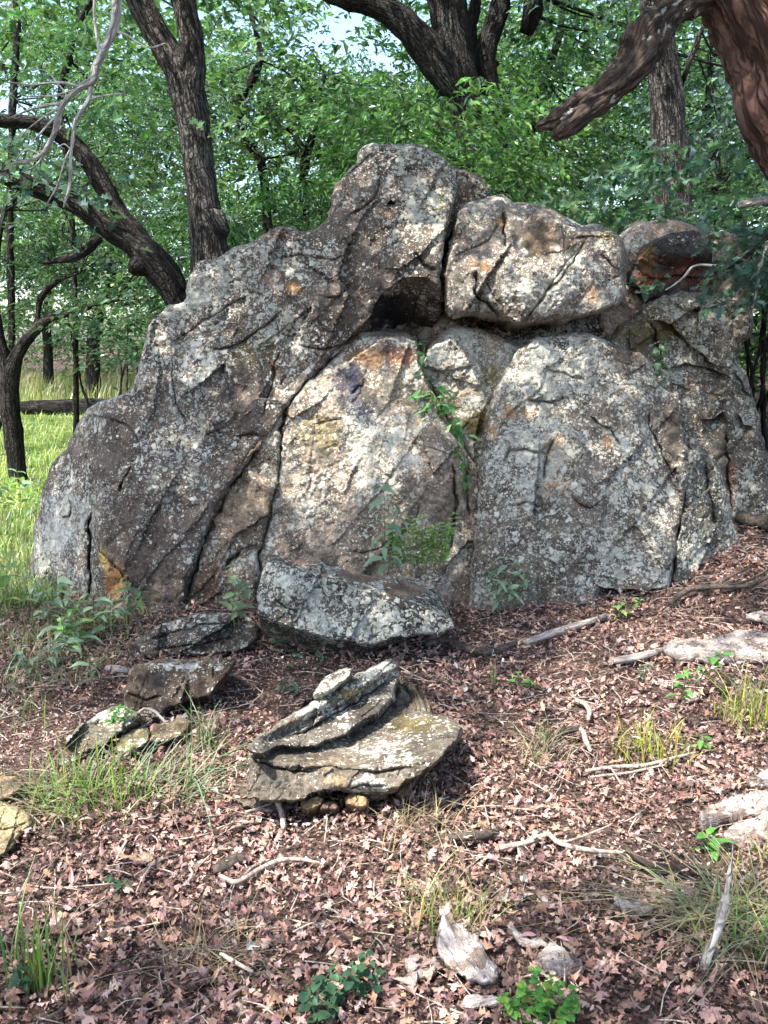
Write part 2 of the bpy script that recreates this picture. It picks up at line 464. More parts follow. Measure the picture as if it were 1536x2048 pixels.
    cen = V[bv].mean(0); rings = [V[bv]]; faces = [tri]; verts = [V]; base_i = bv; off = len(V)
    for t in (.12, .3, .55, .8, 1.0):
        R_ = V[bv].copy(); s = 1 - shr * t ** 1.6
        R_[:, 0] = cen[0] + (R_[:, 0] - cen[0]) * s; R_[:, 2] = np.where(R_[:, 2] > cen[2], cen[2] + (R_[:, 2] - cen[2]) * s, R_[:, 2])
        drop = np.minimum(0, (V[bv, 2] - CAMZ) / V[bv, 1]) * thick * t * 1.25 - (.02 * t)
        if under: drop = np.where(V[bv, 2] > cen[2], drop, .03 * t)
        R_[:, 1] += thick * t; R_[:, 2] = np.minimum(R_[:, 2], V[bv, 2] + drop); R_[:, 0] = np.where(V[bv, 2] < CAMZ, R_[:, 0] + (V[bv, 0] / V[bv, 1]) * thick * t * .5, R_[:, 0])
        R_ += .035 * min(1, thick) * np.stack([fbm(R_ * 3, 2, 7), fbm(R_ * 3, 2, 8), fbm(R_ * 3, 2, 9)], -1) * (t > 0)
        ni = off + np.arange(len(bv))
        faces.append(np.stack([be[:, 1] if off == len(V) else base_i[loc[be[:, 1]]], be[:, 0] if off == len(V) else base_i[loc[be[:, 0]]], ni[loc[be[:, 0]]], ni[loc[be[:, 1]]]], -1))
        verts.append(R_); base_i = ni; off += len(bv)
    c = verts[-1].mean(0)[None]; verts.append(c)
    faces.append(np.stack([base_i[loc[be[:, 1]]], base_i[loc[be[:, 0]]], np.full(len(be), off)], -1))
    AV = np.concatenate(verts)
    nrm = np.cross(V[tri[0, 1]] - V[tri[0, 0]], V[tri[0, 2]] - V[tri[0, 0]])
    if nrm[1] > 0: faces = [f[:, ::-1] for f in faces]
    faces = [np.concatenate([faces[0], faces[-1]]), np.concatenate(faces[1:-1])]
    # colour
    def blob(cu, cv, ru, rv):
        w = fbm(q0 * 9, 4, 131 + seed) * .55 + fbm(q0 * 45, 3, 133 + seed) * .45
        return smooth(1.0, .35, np.hypot((u - cu) / ru, (v - cv) / rv) + w)
    T = np.tile(np.array(base), (len(u), 1)) * (1 + .22 * fbm(q0 * 3, 3, 141)[:, None])
    for (cu, cv, ru, rv, colr, stg) in tints:
        m = blob(cu, cv, ru, rv)[:, None] * stg; T = T * (1 - m) + np.array(colr) * m
    Lc = np.full(len(u), lich)
    for (cu, cv, ru, rv, val) in lichens:
        m = blob(cu, cv, ru, rv); Lc = Lc * (1 - m) + val * m
    rest = len(AV) - len(u); bidx = np.concatenate([np.tile(bv, 5), [bv[0]]])
    T = np.concatenate([T, T[bidx]]); Lc = np.concatenate([Lc, Lc[bidx] * .6])
    o3 = np.array([cen[0], V[:, 1].min() + .1, max(V[:, 2].min(), -.05)])
    ob = mesh_obj(name, AV, faces, M[mat], parent=parent, loc=tuple(o3), shade=False, attrs={'tint': T, 'lich': Lc})
    if parent is None: tag(ob, label, cat, group)
    elif label: ob['label'] = label
    return ob

def LF(u, v):
    vl = np.interp(u, [680, 745, 770, 812, 850, 890], [690, 628, 584, 556, 556, 575])
    return np.where(u < 205, (205 - u) * .0042, 0.0) + np.where(u > 690, .0062 * np.maximum(0, v - vl), 0)
# ---- the great dark slab with the summit block
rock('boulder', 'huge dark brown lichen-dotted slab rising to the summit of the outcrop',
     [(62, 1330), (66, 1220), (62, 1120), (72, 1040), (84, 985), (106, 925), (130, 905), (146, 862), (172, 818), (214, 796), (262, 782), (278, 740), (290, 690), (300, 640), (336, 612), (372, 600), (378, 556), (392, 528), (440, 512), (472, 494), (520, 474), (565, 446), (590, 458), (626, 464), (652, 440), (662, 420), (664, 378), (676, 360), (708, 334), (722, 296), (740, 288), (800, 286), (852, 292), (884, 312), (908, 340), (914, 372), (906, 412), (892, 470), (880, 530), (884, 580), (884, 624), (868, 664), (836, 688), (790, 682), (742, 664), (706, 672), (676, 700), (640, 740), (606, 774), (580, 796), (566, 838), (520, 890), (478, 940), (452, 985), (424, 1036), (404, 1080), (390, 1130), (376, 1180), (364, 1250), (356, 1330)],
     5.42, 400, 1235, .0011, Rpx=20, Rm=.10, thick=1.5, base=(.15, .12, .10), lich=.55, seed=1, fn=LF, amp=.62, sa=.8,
     bulges=[(800, 480, 130, 120, -.12), (640, 600, 120, 80, -.1), (850, 535, 70, 40, -.06), (330, 1000, 150, 250, -.12), (420, 620, 90, 70, .08)],
     ledges=[([(694, 680), (740, 634), (756, 600), (772, 574), (812, 556), (856, 556), (884, 572)], .12, 60),
             ([(320, 700), (380, 660), (430, 625), (480, 600), (520, 578)], .05, 30),
             ([(420, 704), (470, 690), (500, 672), (540, 640), (572, 615)], .09, 40),
             ([(690, 440), (716, 420), (740, 405), (756, 378), (760, 340)], .07, 26),
             ([(664, 372), (700, 345), (730, 315), (752, 300)], .05, 22),
             ([(540, 520), (600, 506), (660, 520), (700, 500)], .05, 30),
             ([(150, 830), (200, 830), (260, 850), (285, 900), (270, 950)], .05, 25),
             ([(640, 590), (670, 600), (690, 580), (700, 560)], .06, 25),
             ([(180, 1020), (196, 1060), (200, 1100), (230, 1130), (255, 1165), (268, 1200)], .08, 50),
             ([(830, 500), (850, 530), (880, 540)], .08, 26)],
     cracks=[([(556, 880), (520, 870), (470, 870)], 2.6, .05), ([(140, 1000), (146, 1040), (124, 1035)], 3, .06), ([(262, 935), (250, 965), (240, 985)], 2.6, .05), ([(186, 1020), (176, 1090), (182, 1150), (172, 1225)], 4, .12),
             ([(560, 700), (540, 780), (530, 830)], 2.5, .04), ([(345, 720), (350, 800), (380, 850)], 2.5, .035), ([(776, 405), (790, 412)], 6, .12), ([(600, 690), (640, 700), (690, 690)], 2.5, .04)],
     tints=[(560, 470, 26, 20, RED, .55), (545, 560, 22, 30, PINK, .5), (585, 578, 24, 12, ORANGE, .8), (860, 350, 26, 30, ORANGE, .4), (880, 420, 20, 90, MOSS, .7), (775, 425, 18, 14, ORANGE, .5), (790, 620, 88, 62, BLACK, .96), (800, 660, 90, 40, BLACK, 1), (840, 600, 40, 55, DARK, .4),  # black stain also stands in for shade in the overhang's hollow
            (225, 1160, 26, 60, ORANGE, .75), (210, 1120, 14, 40, YEL, .6), (160, 1190, 40, 30, RUST, .6), (690, 380, 24, 40, RUST, .35), (500, 690, 60, 60, MOSS, .4), (300, 760, 40, 30, TAN, .3), (720, 700, 30, 30, PINK, .3), (120, 1060, 44, 110, (.27, .26, .27), .85), (330, 900, 60, 70, (.19, .15, .135), .6)],
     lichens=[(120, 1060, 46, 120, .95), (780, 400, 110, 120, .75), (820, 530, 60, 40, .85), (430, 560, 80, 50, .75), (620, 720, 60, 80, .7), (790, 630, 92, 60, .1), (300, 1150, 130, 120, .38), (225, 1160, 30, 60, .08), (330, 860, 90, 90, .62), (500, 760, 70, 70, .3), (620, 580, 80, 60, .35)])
# ---- pale slab under the overhang; its upper rear part closes the cracks behind the other blocks
def FC(u, v):
    top = 690 + .012 * (u - 760)
    edge = np.interp(u, [640, 690, 722, 780, 832, 850, 880, 920, 955, 975], [700, 690, 668, 676, 686, 760, 830, 890, 940, 1200])
    return .5 * smooth(6, -26, v - edge) + .14 * smooth(885, 1010, u) * smooth(1180, 980, v) + .05 * smooth(892, 950, u)
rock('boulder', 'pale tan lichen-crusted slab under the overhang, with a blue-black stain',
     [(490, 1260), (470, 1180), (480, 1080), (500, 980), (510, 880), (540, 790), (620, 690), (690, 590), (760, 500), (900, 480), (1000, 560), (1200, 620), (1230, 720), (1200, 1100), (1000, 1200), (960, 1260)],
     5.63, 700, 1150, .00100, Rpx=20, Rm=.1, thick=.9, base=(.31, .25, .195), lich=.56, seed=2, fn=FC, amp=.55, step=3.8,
     bulges=[(840, 960, 90, 70, -.16), (650, 850, 120, 120, -.06), (900, 1100, 60, 80, .1)],
     ledges=[([(620, 850), (650, 842), (690, 838)], .04, 18), ([(700, 790), (712, 776), (730, 770)], .05, 20), ([(780, 870), (830, 890), (890, 905), (905, 960), (900, 1010)], -.05, 40)],
     cracks=[([(694, 688), (640, 742), (600, 782), (578, 804), (566, 850), (560, 900), (552, 960), (540, 1010), (530, 1060), (520, 1110), (514, 1170)], 3.0, .10), ([(842, 1000), (820, 1060), (760, 1100), (700, 1110)], 2.5, .03), ([(900, 920), (915, 1000), (905, 1090), (890, 1130)], 4, .08), ([(940, 900), (930, 970), (945, 1040)], 4, .06)],
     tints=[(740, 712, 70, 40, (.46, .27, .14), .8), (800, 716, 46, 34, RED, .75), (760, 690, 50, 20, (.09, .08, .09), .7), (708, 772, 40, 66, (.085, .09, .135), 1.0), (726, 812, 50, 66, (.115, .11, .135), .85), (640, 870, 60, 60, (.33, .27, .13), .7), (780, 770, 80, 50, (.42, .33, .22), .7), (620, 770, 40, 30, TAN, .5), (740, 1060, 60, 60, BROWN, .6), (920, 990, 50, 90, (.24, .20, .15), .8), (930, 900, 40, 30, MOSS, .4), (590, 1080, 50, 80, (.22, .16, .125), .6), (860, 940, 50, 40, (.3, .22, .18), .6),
            (900, 560, 200, 90, BLACK, .9), (1080, 650, 220, 60, BLACK, .95)],  # black painted on the rear part to darken the gaps between the blocks
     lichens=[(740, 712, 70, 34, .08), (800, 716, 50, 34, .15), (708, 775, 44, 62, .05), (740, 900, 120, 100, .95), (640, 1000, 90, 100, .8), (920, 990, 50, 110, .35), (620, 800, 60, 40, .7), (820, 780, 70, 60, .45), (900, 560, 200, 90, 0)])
# ---- wedge between the two long cracks
rock('boulder', 'narrow tan wedge of rock gripped between the two long diagonal cracks',
     [(340, 1330), (348, 1230), (366, 1160), (386, 1090), (410, 1020), (440, 970), (470, 930), (520, 880), (556, 846), (562, 880), (558, 930), (548, 985), (536, 1030), (527, 1075), (516, 1110), (512, 1200), (506, 1330)],
     5.46, 450, 1235, .0011, Rpx=14, Rm=.06, thick=.5, base=(.225, .17, .125), lich=.48, seed=3, amp=.8, step=3.6,
     ledges=[([(444, 1140), (470, 1110), (492, 1095), (520, 1092)], .06, 20), ([(478, 950), (510, 930), (545, 915)], .04, 16)],
     cracks=[([(444, 1142), (466, 1112), (496, 1094), (522, 1096)], 4, .08), ([(560, 846), (520, 894), (480, 944), (454, 988), (428, 1038), (408, 1082), (394, 1132), (380, 1180), (368, 1250)], 2.8, .07)],
     tints=[(500, 1000, 50, 60, TAN, .6), (420, 1150, 40, 60, RUST, .4), (500, 940, 30, 30, TAN, .6)], lichens=[(480, 1130, 40, 30, .8)])
# ---- lit block in the cleft
rock('boulder', 'small pale block wedged in the cleft under the capping boulder, behind the leafy vine',
     [(838, 745), (858, 700), (880, 676), (904, 654), (930, 650), (985, 668), (1044, 690), (1080, 720), (1060, 800), (1010, 900), (960, 960), (915, 880), (882, 812), (858, 770)],
     6.16, 930, 800, .0010, tu=.0004, Rpx=24, Rm=.16, thick=.8, base=(.33, .285, .23), lich=.85, seed=4, amp=.8, step=3.6, strata=(-.75, .66),
     ledges=[([(850, 735), (900, 742), (960, 730)], .05, 24)],
     tints=[(955, 850, 30, 40, MOSS, .85), (985, 760, 16, 70, (.24, .19, .07), .7), (1005, 680, 30, 20, ORANGE, .4), (890, 730, 30, 20, RUST, .5), (900, 800, 40, 60, TAN, .6)],
     lichens=[(945, 700, 70, 60, 1.0), (900, 800, 60, 50, .4), (955, 850, 34, 40, .1)])
# ---- capping boulder, top
rock('boulder', 'rounded capping boulder with white lichen along its lower half, beside the summit block',
     [(902, 470), (914, 430), (926, 402), (956, 398), (984, 392), (1010, 388), (1022, 404), (1058, 408), (1092, 414), (1116, 422), (1142, 440), (1168, 452), (1204, 452), (1232, 462), (1250, 482), (1256, 516), (1252, 556), (1258, 590), (1240, 612), (1206, 626), (1164, 636), (1120, 648), (1078, 646), (1044, 656), (1010, 644), (968, 634), (934, 630), (908, 636), (892, 618), (888, 580), (882, 556), (892, 512)],
     6.06, 1060, 640, .0012, Rpx=40, Rm=.26, thick=1.1, base=(.24, .20, .165), lich=.58, seed=5, amp=.75, step=3.6, strata=(.62, .78),
     bulges=[(1080, 560, 120, 60, -.14)],
     ledges=[([(896, 520), (930, 500), (980, 480), (1005, 440)], .05, 26), ([(1130, 480), (1180, 470), (1160, 500), (1110, 560), (1080, 610)], .06, 26), ([(1195, 500), (1215, 520), (1240, 540)], .06, 22), ([(950, 545), (990, 590), (1010, 630)], -.05, 26)],
     cracks=[([(954, 540), (950, 590), (975, 612), (1000, 640)], 4, .1), ([(1012, 420), (1006, 470), (1012, 500)], 3, .06), ([(1176, 480), (1130, 545), (1082, 600), (1040, 660)], 3, .05)],
     tints=[(1080, 480, 90, 46, (.17, .12, .075), .8), (1005, 440, 14, 16, ORANGE, .8), (960, 536, 26, 18, ORANGE, .55), (1190, 590, 30, 26, ORANGE, .5), (1215, 470, 34, 20, MOSS, .7), (950, 440, 40, 40, (.2, .17, .13), .6)],
     lichens=[(1060, 590, 160, 50, 1.0), (1080, 480, 90, 44, .15), (1190, 530, 70, 60, .75), (1140, 450, 60, 26, .8)])
rock('boulder', 'thin brown rock sliver leaning behind the summit block, above the capping boulder',
     [(884, 330), (910, 336), (940, 344), (966, 362), (984, 378), (982, 396), (960, 408), (920, 440), (890, 500), (870, 440)],
     6.45, 930, 380, .0006, Rpx=22, Rm=.18, thick=.7, base=BROWN, lich=.5, seed=6, step=3.6)
# ---- great right-hand face
rock('boulder', 'broad grey-green lichened face block standing tallest in front of the cleft, with rusty patches',
     [(936, 1290), (940, 1210), (944, 1130), (952, 1070), (956, 1000), (958, 930), (962, 880), (976, 820), (990, 780), (1012, 740), (1028, 706), (1044, 690), (1078, 672), (1112, 672), (1150, 662), (1190, 672), (1236, 692), (1280, 706), (1302, 724), (1312, 762), (1348, 790), (1366, 830), (1372, 880), (1378, 930), (1370, 980), (1362, 1040), (1352, 1100), (1342, 1170), (1338, 1290)],
     5.45, 1150, 1220, .00128, Rpx=26, Rm=.12, thick=1.3, base=(.18, .152, .125), lich=.74, seed=7, amp=.6,
     bulges=[(1150, 1000, 130, 160, -.1), (1330, 850, 40, 90, .14), (1260, 730, 60, 40, .1)],
     fn=lambda u, v: .30 * smooth(1196, 1240, v + .05 * np.abs(u - 1200)) * smooth(1180, 1230, u),
     ledges=[([(1000, 935), (1016, 900), (1050, 896), (1080, 908), (1104, 876)], .07, 34), ([(1050, 795), (1090, 805), (1120, 800), (1128, 780)], .07, 30), ([(1010, 1010), (1060, 1004), (1090, 1015)], .05, 24), ([(1140, 985), (1170, 1020), (1186, 1010), (1214, 990)], .07, 34),
             ([(1190, 1168), (1230, 1182), (1268, 1176), (1290, 1186), (1338, 1168)], .26, 60), ([(1306, 830), (1300, 880), (1330, 930)], .06, 30), ([(1180, 760), (1240, 770), (1290, 770), (1340, 800)], -.06, 40), ([(1090, 735), (1130, 748), (1180, 760)], .05, 26)],
     cracks=[([(1104, 880), (1090, 930), (1086, 960)], 3, .06), ([(1300, 820), (1306, 870), (1330, 920), (1350, 960)], 2.6, .06), ([(1180, 830), (1220, 860), (1240, 900)], 2.5, .04)],
     tints=[(1016, 830, 16, 18, ORANGE, .8), (1110, 890, 26, 40, ORANGE, .7), (1060, 828, 20, 14, ORANGE, .6), (1120, 970, 40, 24, ORANGE, .55), (1214, 880, 12, 36, ORANGE, .55), (984, 868, 10, 24, ORANGE, .6), (1260, 1200, 90, 30, RUST, .7), (1330, 1190, 26, 26, ORANGE, .5), (1260, 700, 60, 26, BROWN, .6), (1300, 720, 34, 14, TAN, .6), (1130, 1130, 60, 60, (.11, .095, .085), .7), (1020, 1180, 60, 40, (.14, .14, .11), .5), (1340, 880, 30, 70, (.12, .095, .08), .7), (1240, 1080, 20, 20, YEL, .4)],
     lichens=[(1260, 1210, 100, 30, .15), (1330, 1080, 34, 110, 1.0), (1190, 980, 60, 70, .95), (1060, 760, 70, 50, .85), (1340, 880, 34, 80, .35), (1130, 1130, 50, 60, .55), (1260, 700, 70, 30, .4)])
rock('boulder', 'buttress flank split off by the near-vertical crack, sloping down to the fallen twigs',
     [(1338, 1290), (1340, 1180), (1350, 1100), (1362, 1030), (1370, 960), (1370, 900), (1396, 896), (1424, 912), (1442, 934), (1452, 976), (1462, 1030), (1480, 1070), (1496, 1110), (1486, 1150), (1460, 1180), (1440, 1290)],
     5.58, 1370, 1200, .0010, tu=.0022, Rpx=26, Rm=.16, thick=1.0, base=(.15, .135, .11), lich=.6, seed=8, step=3.6, strata=(.95, .3), amp=.8,
     cracks=[([(1412, 920), (1420, 990), (1430, 1060)], 4, .08)], tints=[(1395, 1150, 34, 60, (.22, .22, .15), .7), (1440, 1080, 26, 60, (.13, .12, .10), .6)], lichens=[(1390, 1140, 40, 80, .8)])
# ---- right-hand rear mass
rock('boulder', 'tall rear buttress with folded ledges and a mossy top, under the red-faced rock',
     [(1180, 720), (1216, 672), (1254, 640), (1290, 606), (1324, 586), (1364, 578), (1420, 582), (1466, 594), (1498, 612), (1512, 640), (1500, 680), (1478, 690), (1476, 720), (1496, 760), (1512, 810), (1528, 880), (1560, 980), (1580, 1140), (1400, 1160), (1340, 1000), (1300, 860)],
     6.22, 1380, 1050, .0011, tu=.0007, Rpx=30, Rm=.22, thick=1.2, base=(.165, .14, .11), lich=.5, seed=9, amp=.75,
     bulges=[(1380, 640, 110, 50, -.08), (1330, 800, 40, 60, .05)],
     ledges=[([(1290, 640), (1330, 640), (1380, 690), (1430, 730), (1474, 740)], .12, 40), ([(1320, 740), (1370, 726), (1420, 738), (1470, 760)], .10, 44), ([(1400, 840), (1430, 836), (1448, 822)], .14, 26), ([(1474, 826), (1490, 850), (1510, 858)], .12, 22), ([(1340, 600), (1360, 618), (1400, 622)], .05, 26), ([(1420, 930), (1440, 910), (1470, 905)], .08, 30)],
     cracks=[([(1450, 860), (1456, 940), (1466, 1030)], 3, .08), ([(1300, 640), (1316, 690), (1330, 740)], 4, .08), ([(1466, 740), (1490, 780), (1512, 800)], 4, .08)],
     tints=[(1290, 660, 60, 44, MOSS, .55), (1360, 670, 50, 26, MOSS, .6), (1462, 960, 16, 70, RUST, .7), (1490, 700, 26, 30, RUST, .5), (1400, 800, 50, 60, BROWN, .6), (1270, 640, 40, 20, (.13, .105, .08), .8), (1330, 790, 34, 20, TAN, .7)],
     lichens=[(1420, 625, 90, 46, .9), (1360, 770, 40, 60, .7), (1300, 680, 60, 50, .15), (1500, 800, 40, 90, .85), (1500, 1000, 50, 80, .8)])
rock('boulder', 'dark block with an exposed red and orange broken face, shaded by oak leaves',
     [(1256, 560), (1262, 530), (1286, 500), (1312, 476), (1340, 468), (1366, 466), (1384, 460), (1404, 474), (1424, 496), (1430, 540), (1424, 586), (1380, 600), (1290, 600)],
     6.62, 1340, 580, .0010, Rpx=16, Rm=.12, thick=.7, base=(.085, .075, .068), lich=.12, seed=10, step=3.5, fn=lambda u, v: .13 * smooth(500, 540, v),
     ledges=[([(1270, 545), (1310, 560), (1350, 550), (1420, 560)], .06, 22)],
     tints=[(1300, 520, 30, 34, (.30, .17, .07), .8), (1370, 545, 60, 34, (.17, .062, .043), .9), (1300, 560, 36, 24, (.26, .08, .05), .8), (1412, 560, 16, 20, ORANGE, .6)], lichens=[(1360, 480, 60, 16, .4)])
rock('boulder', 'sunlit pinkish rock crest behind the red-faced block',
     [(1190, 600), (1206, 520), (1240, 468), (1260, 452), (1290, 442), (1330, 434), (1364, 440), (1392, 456), (1420, 464), (1450, 460), (1478, 464), (1496, 490), (1506, 560), (1490, 610), (1400, 640), (1240, 690), (1190, 680)],
     6.95, 1350, 520, .0016, Rpx=24, Rm=.22, thick=.8, base=(.42, .32, .25), lich=.5, seed=11, step=3.6, tints=[(1290, 460, 40, 20, (.48, .32, .24), .7)], lichens=[(1270, 480, 40, 30, .8)])
# ---- loose slab leaning in front of the outcrop
rock('fallen_boulder', 'loose tilted slab with mint-green lichen lying on the leaves before the outcrop',
     [(512, 1210), (518, 1170), (530, 1128), (552, 1110), (590, 1118), (640, 1124), (672, 1130), (700, 1146), (742, 1150), (790, 1150), (826, 1160), (850, 1162), (862, 1182), (884, 1206), (912, 1256), (880, 1272), (830, 1270), (776, 1290), (734, 1308), (690, 1316), (640, 1312), (596, 1300), (548, 1280), (520, 1252)],
     4.50, 700, 1290, .0011, fn=lambda u, v: .0085 * np.maximum(0, np.interp(u, [510, 560, 640, 700, 780, 850, 910], [1118, 1128, 1152, 1168, 1190, 1216, 1250]) - v) + .011 * np.maximum(0, v - np.interp(u, [505, 548, 596, 640, 690, 740, 800, 860], [1222, 1242, 1258, 1270, 1282, 1290, 1272, 1290])), under=True, tu=.0003, Rpx=13, Rm=.05, thick=.32, base=(.095, .085, .072), lich=.68, seed=12, step=3.2, amp=.5, shr=.12, strata=(.3, .95),
     bulges=[(600, 1180, 50, 40, -.05), (840, 1180, 60, 20, .06)],
     ledges=[([(560, 1120), (600, 1160), (650, 1150), (700, 1170), (780, 1190)], -.05, 30), ([(540, 1190), (580, 1220), (640, 1215)], .04, 20)],
     tints=[(590, 1125, 40, 14, (.24, .14, .11), .8), (740, 1152, 110, 20, (.24, .175, .14), .9), (820, 1180, 60, 22, (.22, .165, .125), .9), (750, 1215, 14, 8, RED, .6), (585, 1165, 46, 40, (.24, .28, .24), .7), (700, 1250, 80, 30, (.20, .23, .20), .5)],
     lichens=[(590, 1170, 50, 40, 1.), (700, 1250, 110, 40, .95), (850, 1235, 40, 30, .95), (810, 1178, 80, 22, .1), (720, 1152, 90, 16, .15)], cat='rock')
# ---- low stepped rocks at the foot of the slab
rock('ledge_rock', 'low layered ledge rock tucked against the loose tilted slab', [(266, 1290), (282, 1270), (330, 1246), (372, 1232), (420, 1224), (470, 1226), (506, 1232), (520, 1252), (516, 1280), (484, 1300), (450, 1304), (418, 1316), (378, 1308), (330, 1312), (286, 1314)],
     None, 400, 1312, .0032, Rpx=13, Rm=.07, thick=.35, base=(.12, .10, .085), lich=.55, seed=13, step=3.0, amp=.7, strata=(.2, .98),
     ledges=[([(280, 1285), (340, 1268), (400, 1250), (480, 1244)], .06, 16), ([(290, 1302), (350, 1296), (420, 1284), (490, 1270)], .06, 14)], tints=[(450, 1265, 50, 24, (.09, .10, .09), .8)], lichens=[(350, 1255, 70, 20, .85)])
rock('ledge_rock', 'flat-topped dark brown step rock with pale lichen rim below the layered ledge', [(240, 1440), (250, 1390), (258, 1350), (272, 1328), (330, 1320), (400, 1322), (450, 1314), (470, 1322), (466, 1344), (446, 1362), (420, 1394), (380, 1402), (330, 1420), (300, 1450)],
     None, 360, 1425, .0024, Rpx=13, Rm=.07, thick=.4, base=(.14, .105, .08), lich=.4, seed=14, step=3.0, amp=.7, ledges=[([(250, 1385), (290, 1398), (330, 1390)], .05, 14)], tints=[(300, 1360, 44, 22, (.05, .04, .04), .85), (400, 1360, 50, 26, (.19, .14, .09), .6)], lichens=[(350, 1332, 90, 10, .85), (300, 1365, 40, 20, .1), (440, 1335, 30, 20, .9)])
rock('ledge_rock', 'narrow whitish-topped rock above the bright green grass tuft', [(116, 1530), (126, 1502), (136, 1470), (170, 1442), (210, 1420), (240, 1408), (272, 1420), (282, 1432), (256, 1452), (230, 1476), (196, 1498), (160, 1512), (140, 1536)],
     None, 190, 1515, .0030, Rpx=12, Rm=.06, thick=.3, base=(.17, .145, .105), lich=.5, seed=15, step=2.8, amp=.6, tints=[(140, 1500, 24, 20, (.16, .10, .07), .7)], lichens=[(190, 1435, 60, 16, 1.0), (140, 1470, 16, 18, 1.)], bulges=[(190, 1450, 40, 12, .06)])
rock('ledge_rock', 'small rounded mossy rock peeking from leaves under a bent twig', [(226, 1500), (238, 1474), (262, 1456), (290, 1452), (304, 1462), (296, 1484), (276, 1500), (250, 1512)],
     None, 265, 1505, .0040, Rpx=14, Rm=.07, thick=.2, base=(.19, .17, .10), lich=.5, seed=16, step=2.8, amp=.5, tints=[(240, 1495, 24, 16, YEL, .4)])
rock('ledge_rock', 'half-buried brown rock among leaves beside the step rock', [(296, 1482), (312, 1448), (350, 1436), (384, 1440), (386, 1456), (360, 1474), (330, 1486)],
     None, 340, 1480, .0048, Rpx=14, Rm=.07, thick=.2, base=(.15, .115, .075), lich=.3, seed=17, step=2.8, amp=.5)
# ---- stone in the middle foreground: one tilted stone of two slabs
stone = thing('layered_stone', 'tilted two-layered lichen-streaked stone alone on the leaves in front of the outcrop', 'rock', tuple(G(700., 1600.)))
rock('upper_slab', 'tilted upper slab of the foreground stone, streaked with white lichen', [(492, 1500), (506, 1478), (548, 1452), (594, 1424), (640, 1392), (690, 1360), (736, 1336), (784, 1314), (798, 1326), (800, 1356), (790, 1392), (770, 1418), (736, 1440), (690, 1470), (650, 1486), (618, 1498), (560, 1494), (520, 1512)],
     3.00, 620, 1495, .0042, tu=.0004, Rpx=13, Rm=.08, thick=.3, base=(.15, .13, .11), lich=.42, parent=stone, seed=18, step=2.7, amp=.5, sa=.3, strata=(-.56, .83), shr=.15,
     fn=lambda u, v: .10 * smooth(-6, 14, (v - (1478 - (u - 520) * .52))) * smooth(500, 560, u),
     ledges=[([(560, 1484), (620, 1456), (690, 1418), (760, 1370), (792, 1340)], .09, 20), ([(600, 1440), (660, 1406), (720, 1372)], .025, 12)],
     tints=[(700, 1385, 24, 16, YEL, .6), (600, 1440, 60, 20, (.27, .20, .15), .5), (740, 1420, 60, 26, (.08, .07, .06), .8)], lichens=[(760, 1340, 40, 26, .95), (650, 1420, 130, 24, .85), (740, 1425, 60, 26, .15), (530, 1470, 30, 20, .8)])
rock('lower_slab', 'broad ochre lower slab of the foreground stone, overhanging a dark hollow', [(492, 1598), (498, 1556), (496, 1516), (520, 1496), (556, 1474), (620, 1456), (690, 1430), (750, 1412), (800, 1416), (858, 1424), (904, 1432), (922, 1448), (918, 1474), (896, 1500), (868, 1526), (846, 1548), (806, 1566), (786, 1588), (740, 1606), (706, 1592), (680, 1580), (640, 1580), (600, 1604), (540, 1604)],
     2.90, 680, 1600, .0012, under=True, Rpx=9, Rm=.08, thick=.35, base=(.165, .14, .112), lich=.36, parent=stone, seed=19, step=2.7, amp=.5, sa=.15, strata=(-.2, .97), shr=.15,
     fn=lambda u, v: np.maximum(0, 1540 - .12 * np.abs(u - 700) - v) * .0056 + .10 * smooth(1572, 1596, v) * smooth(640, 700, u),
     ledges=[([(560, 1532), (620, 1536), (660, 1530), (700, 1540), (760, 1544), (840, 1530)], .05, 18), ([(500, 1512), (540, 1530), (590, 1542), (640, 1540)], .06, 24), ([(690, 1575), (730, 1568), (780, 1572)], .05, 14)],
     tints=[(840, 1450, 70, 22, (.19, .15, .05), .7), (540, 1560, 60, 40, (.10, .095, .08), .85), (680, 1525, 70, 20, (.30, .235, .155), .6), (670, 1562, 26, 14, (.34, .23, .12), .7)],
     lichens=[(790, 1510, 80, 24, .85), (740, 1570, 40, 22, .95), (510, 1540, 22, 30, .8), (840, 1450, 70, 24, .25), (560, 1570, 50, 30, .3)])
rock('stone_lump', 'small whitish lump of rock resting atop the tilted foreground slab', [(626, 1392), (634, 1368), (656, 1348), (684, 1336), (702, 1332), (708, 1344), (694, 1362), (668, 1378), (644, 1394)],
     3.36, 665, 1390, .003, Rpx=11, Rm=.05, thick=.14, base=(.22, .18, .14), lich=.95, seed=20, step=2.4, amp=.35, tints=[(690, 1345, 20, 10, BROWN, .7)])
rock('rear_hump', 'smooth grey-brown hump behind the tilted foreground slab', [(770, 1450), (786, 1400), (800, 1366), (816, 1390), (848, 1398), (862, 1412), (846, 1430), (810, 1450)],
     3.70, 810, 1440, .0040, Rpx=13, Rm=.06, thick=.2, base=(.17, .14, .12), lich=.12, parent=stone, seed=21, step=2.6, amp=.35)
rock('toe', 'flat grey-brown toe of rock half under leaves beneath the foreground stone', [(462, 1600), (474, 1566), (500, 1544), (530, 1560), (570, 1590), (600, 1612), (540, 1626), (490, 1616)],
     3.03, 520, 1610, .0042, Rpx=12, Rm=.05, thick=.2, base=(.15, .12, .10), lich=.1, parent=stone, seed=22, step=2.6, amp=.3)
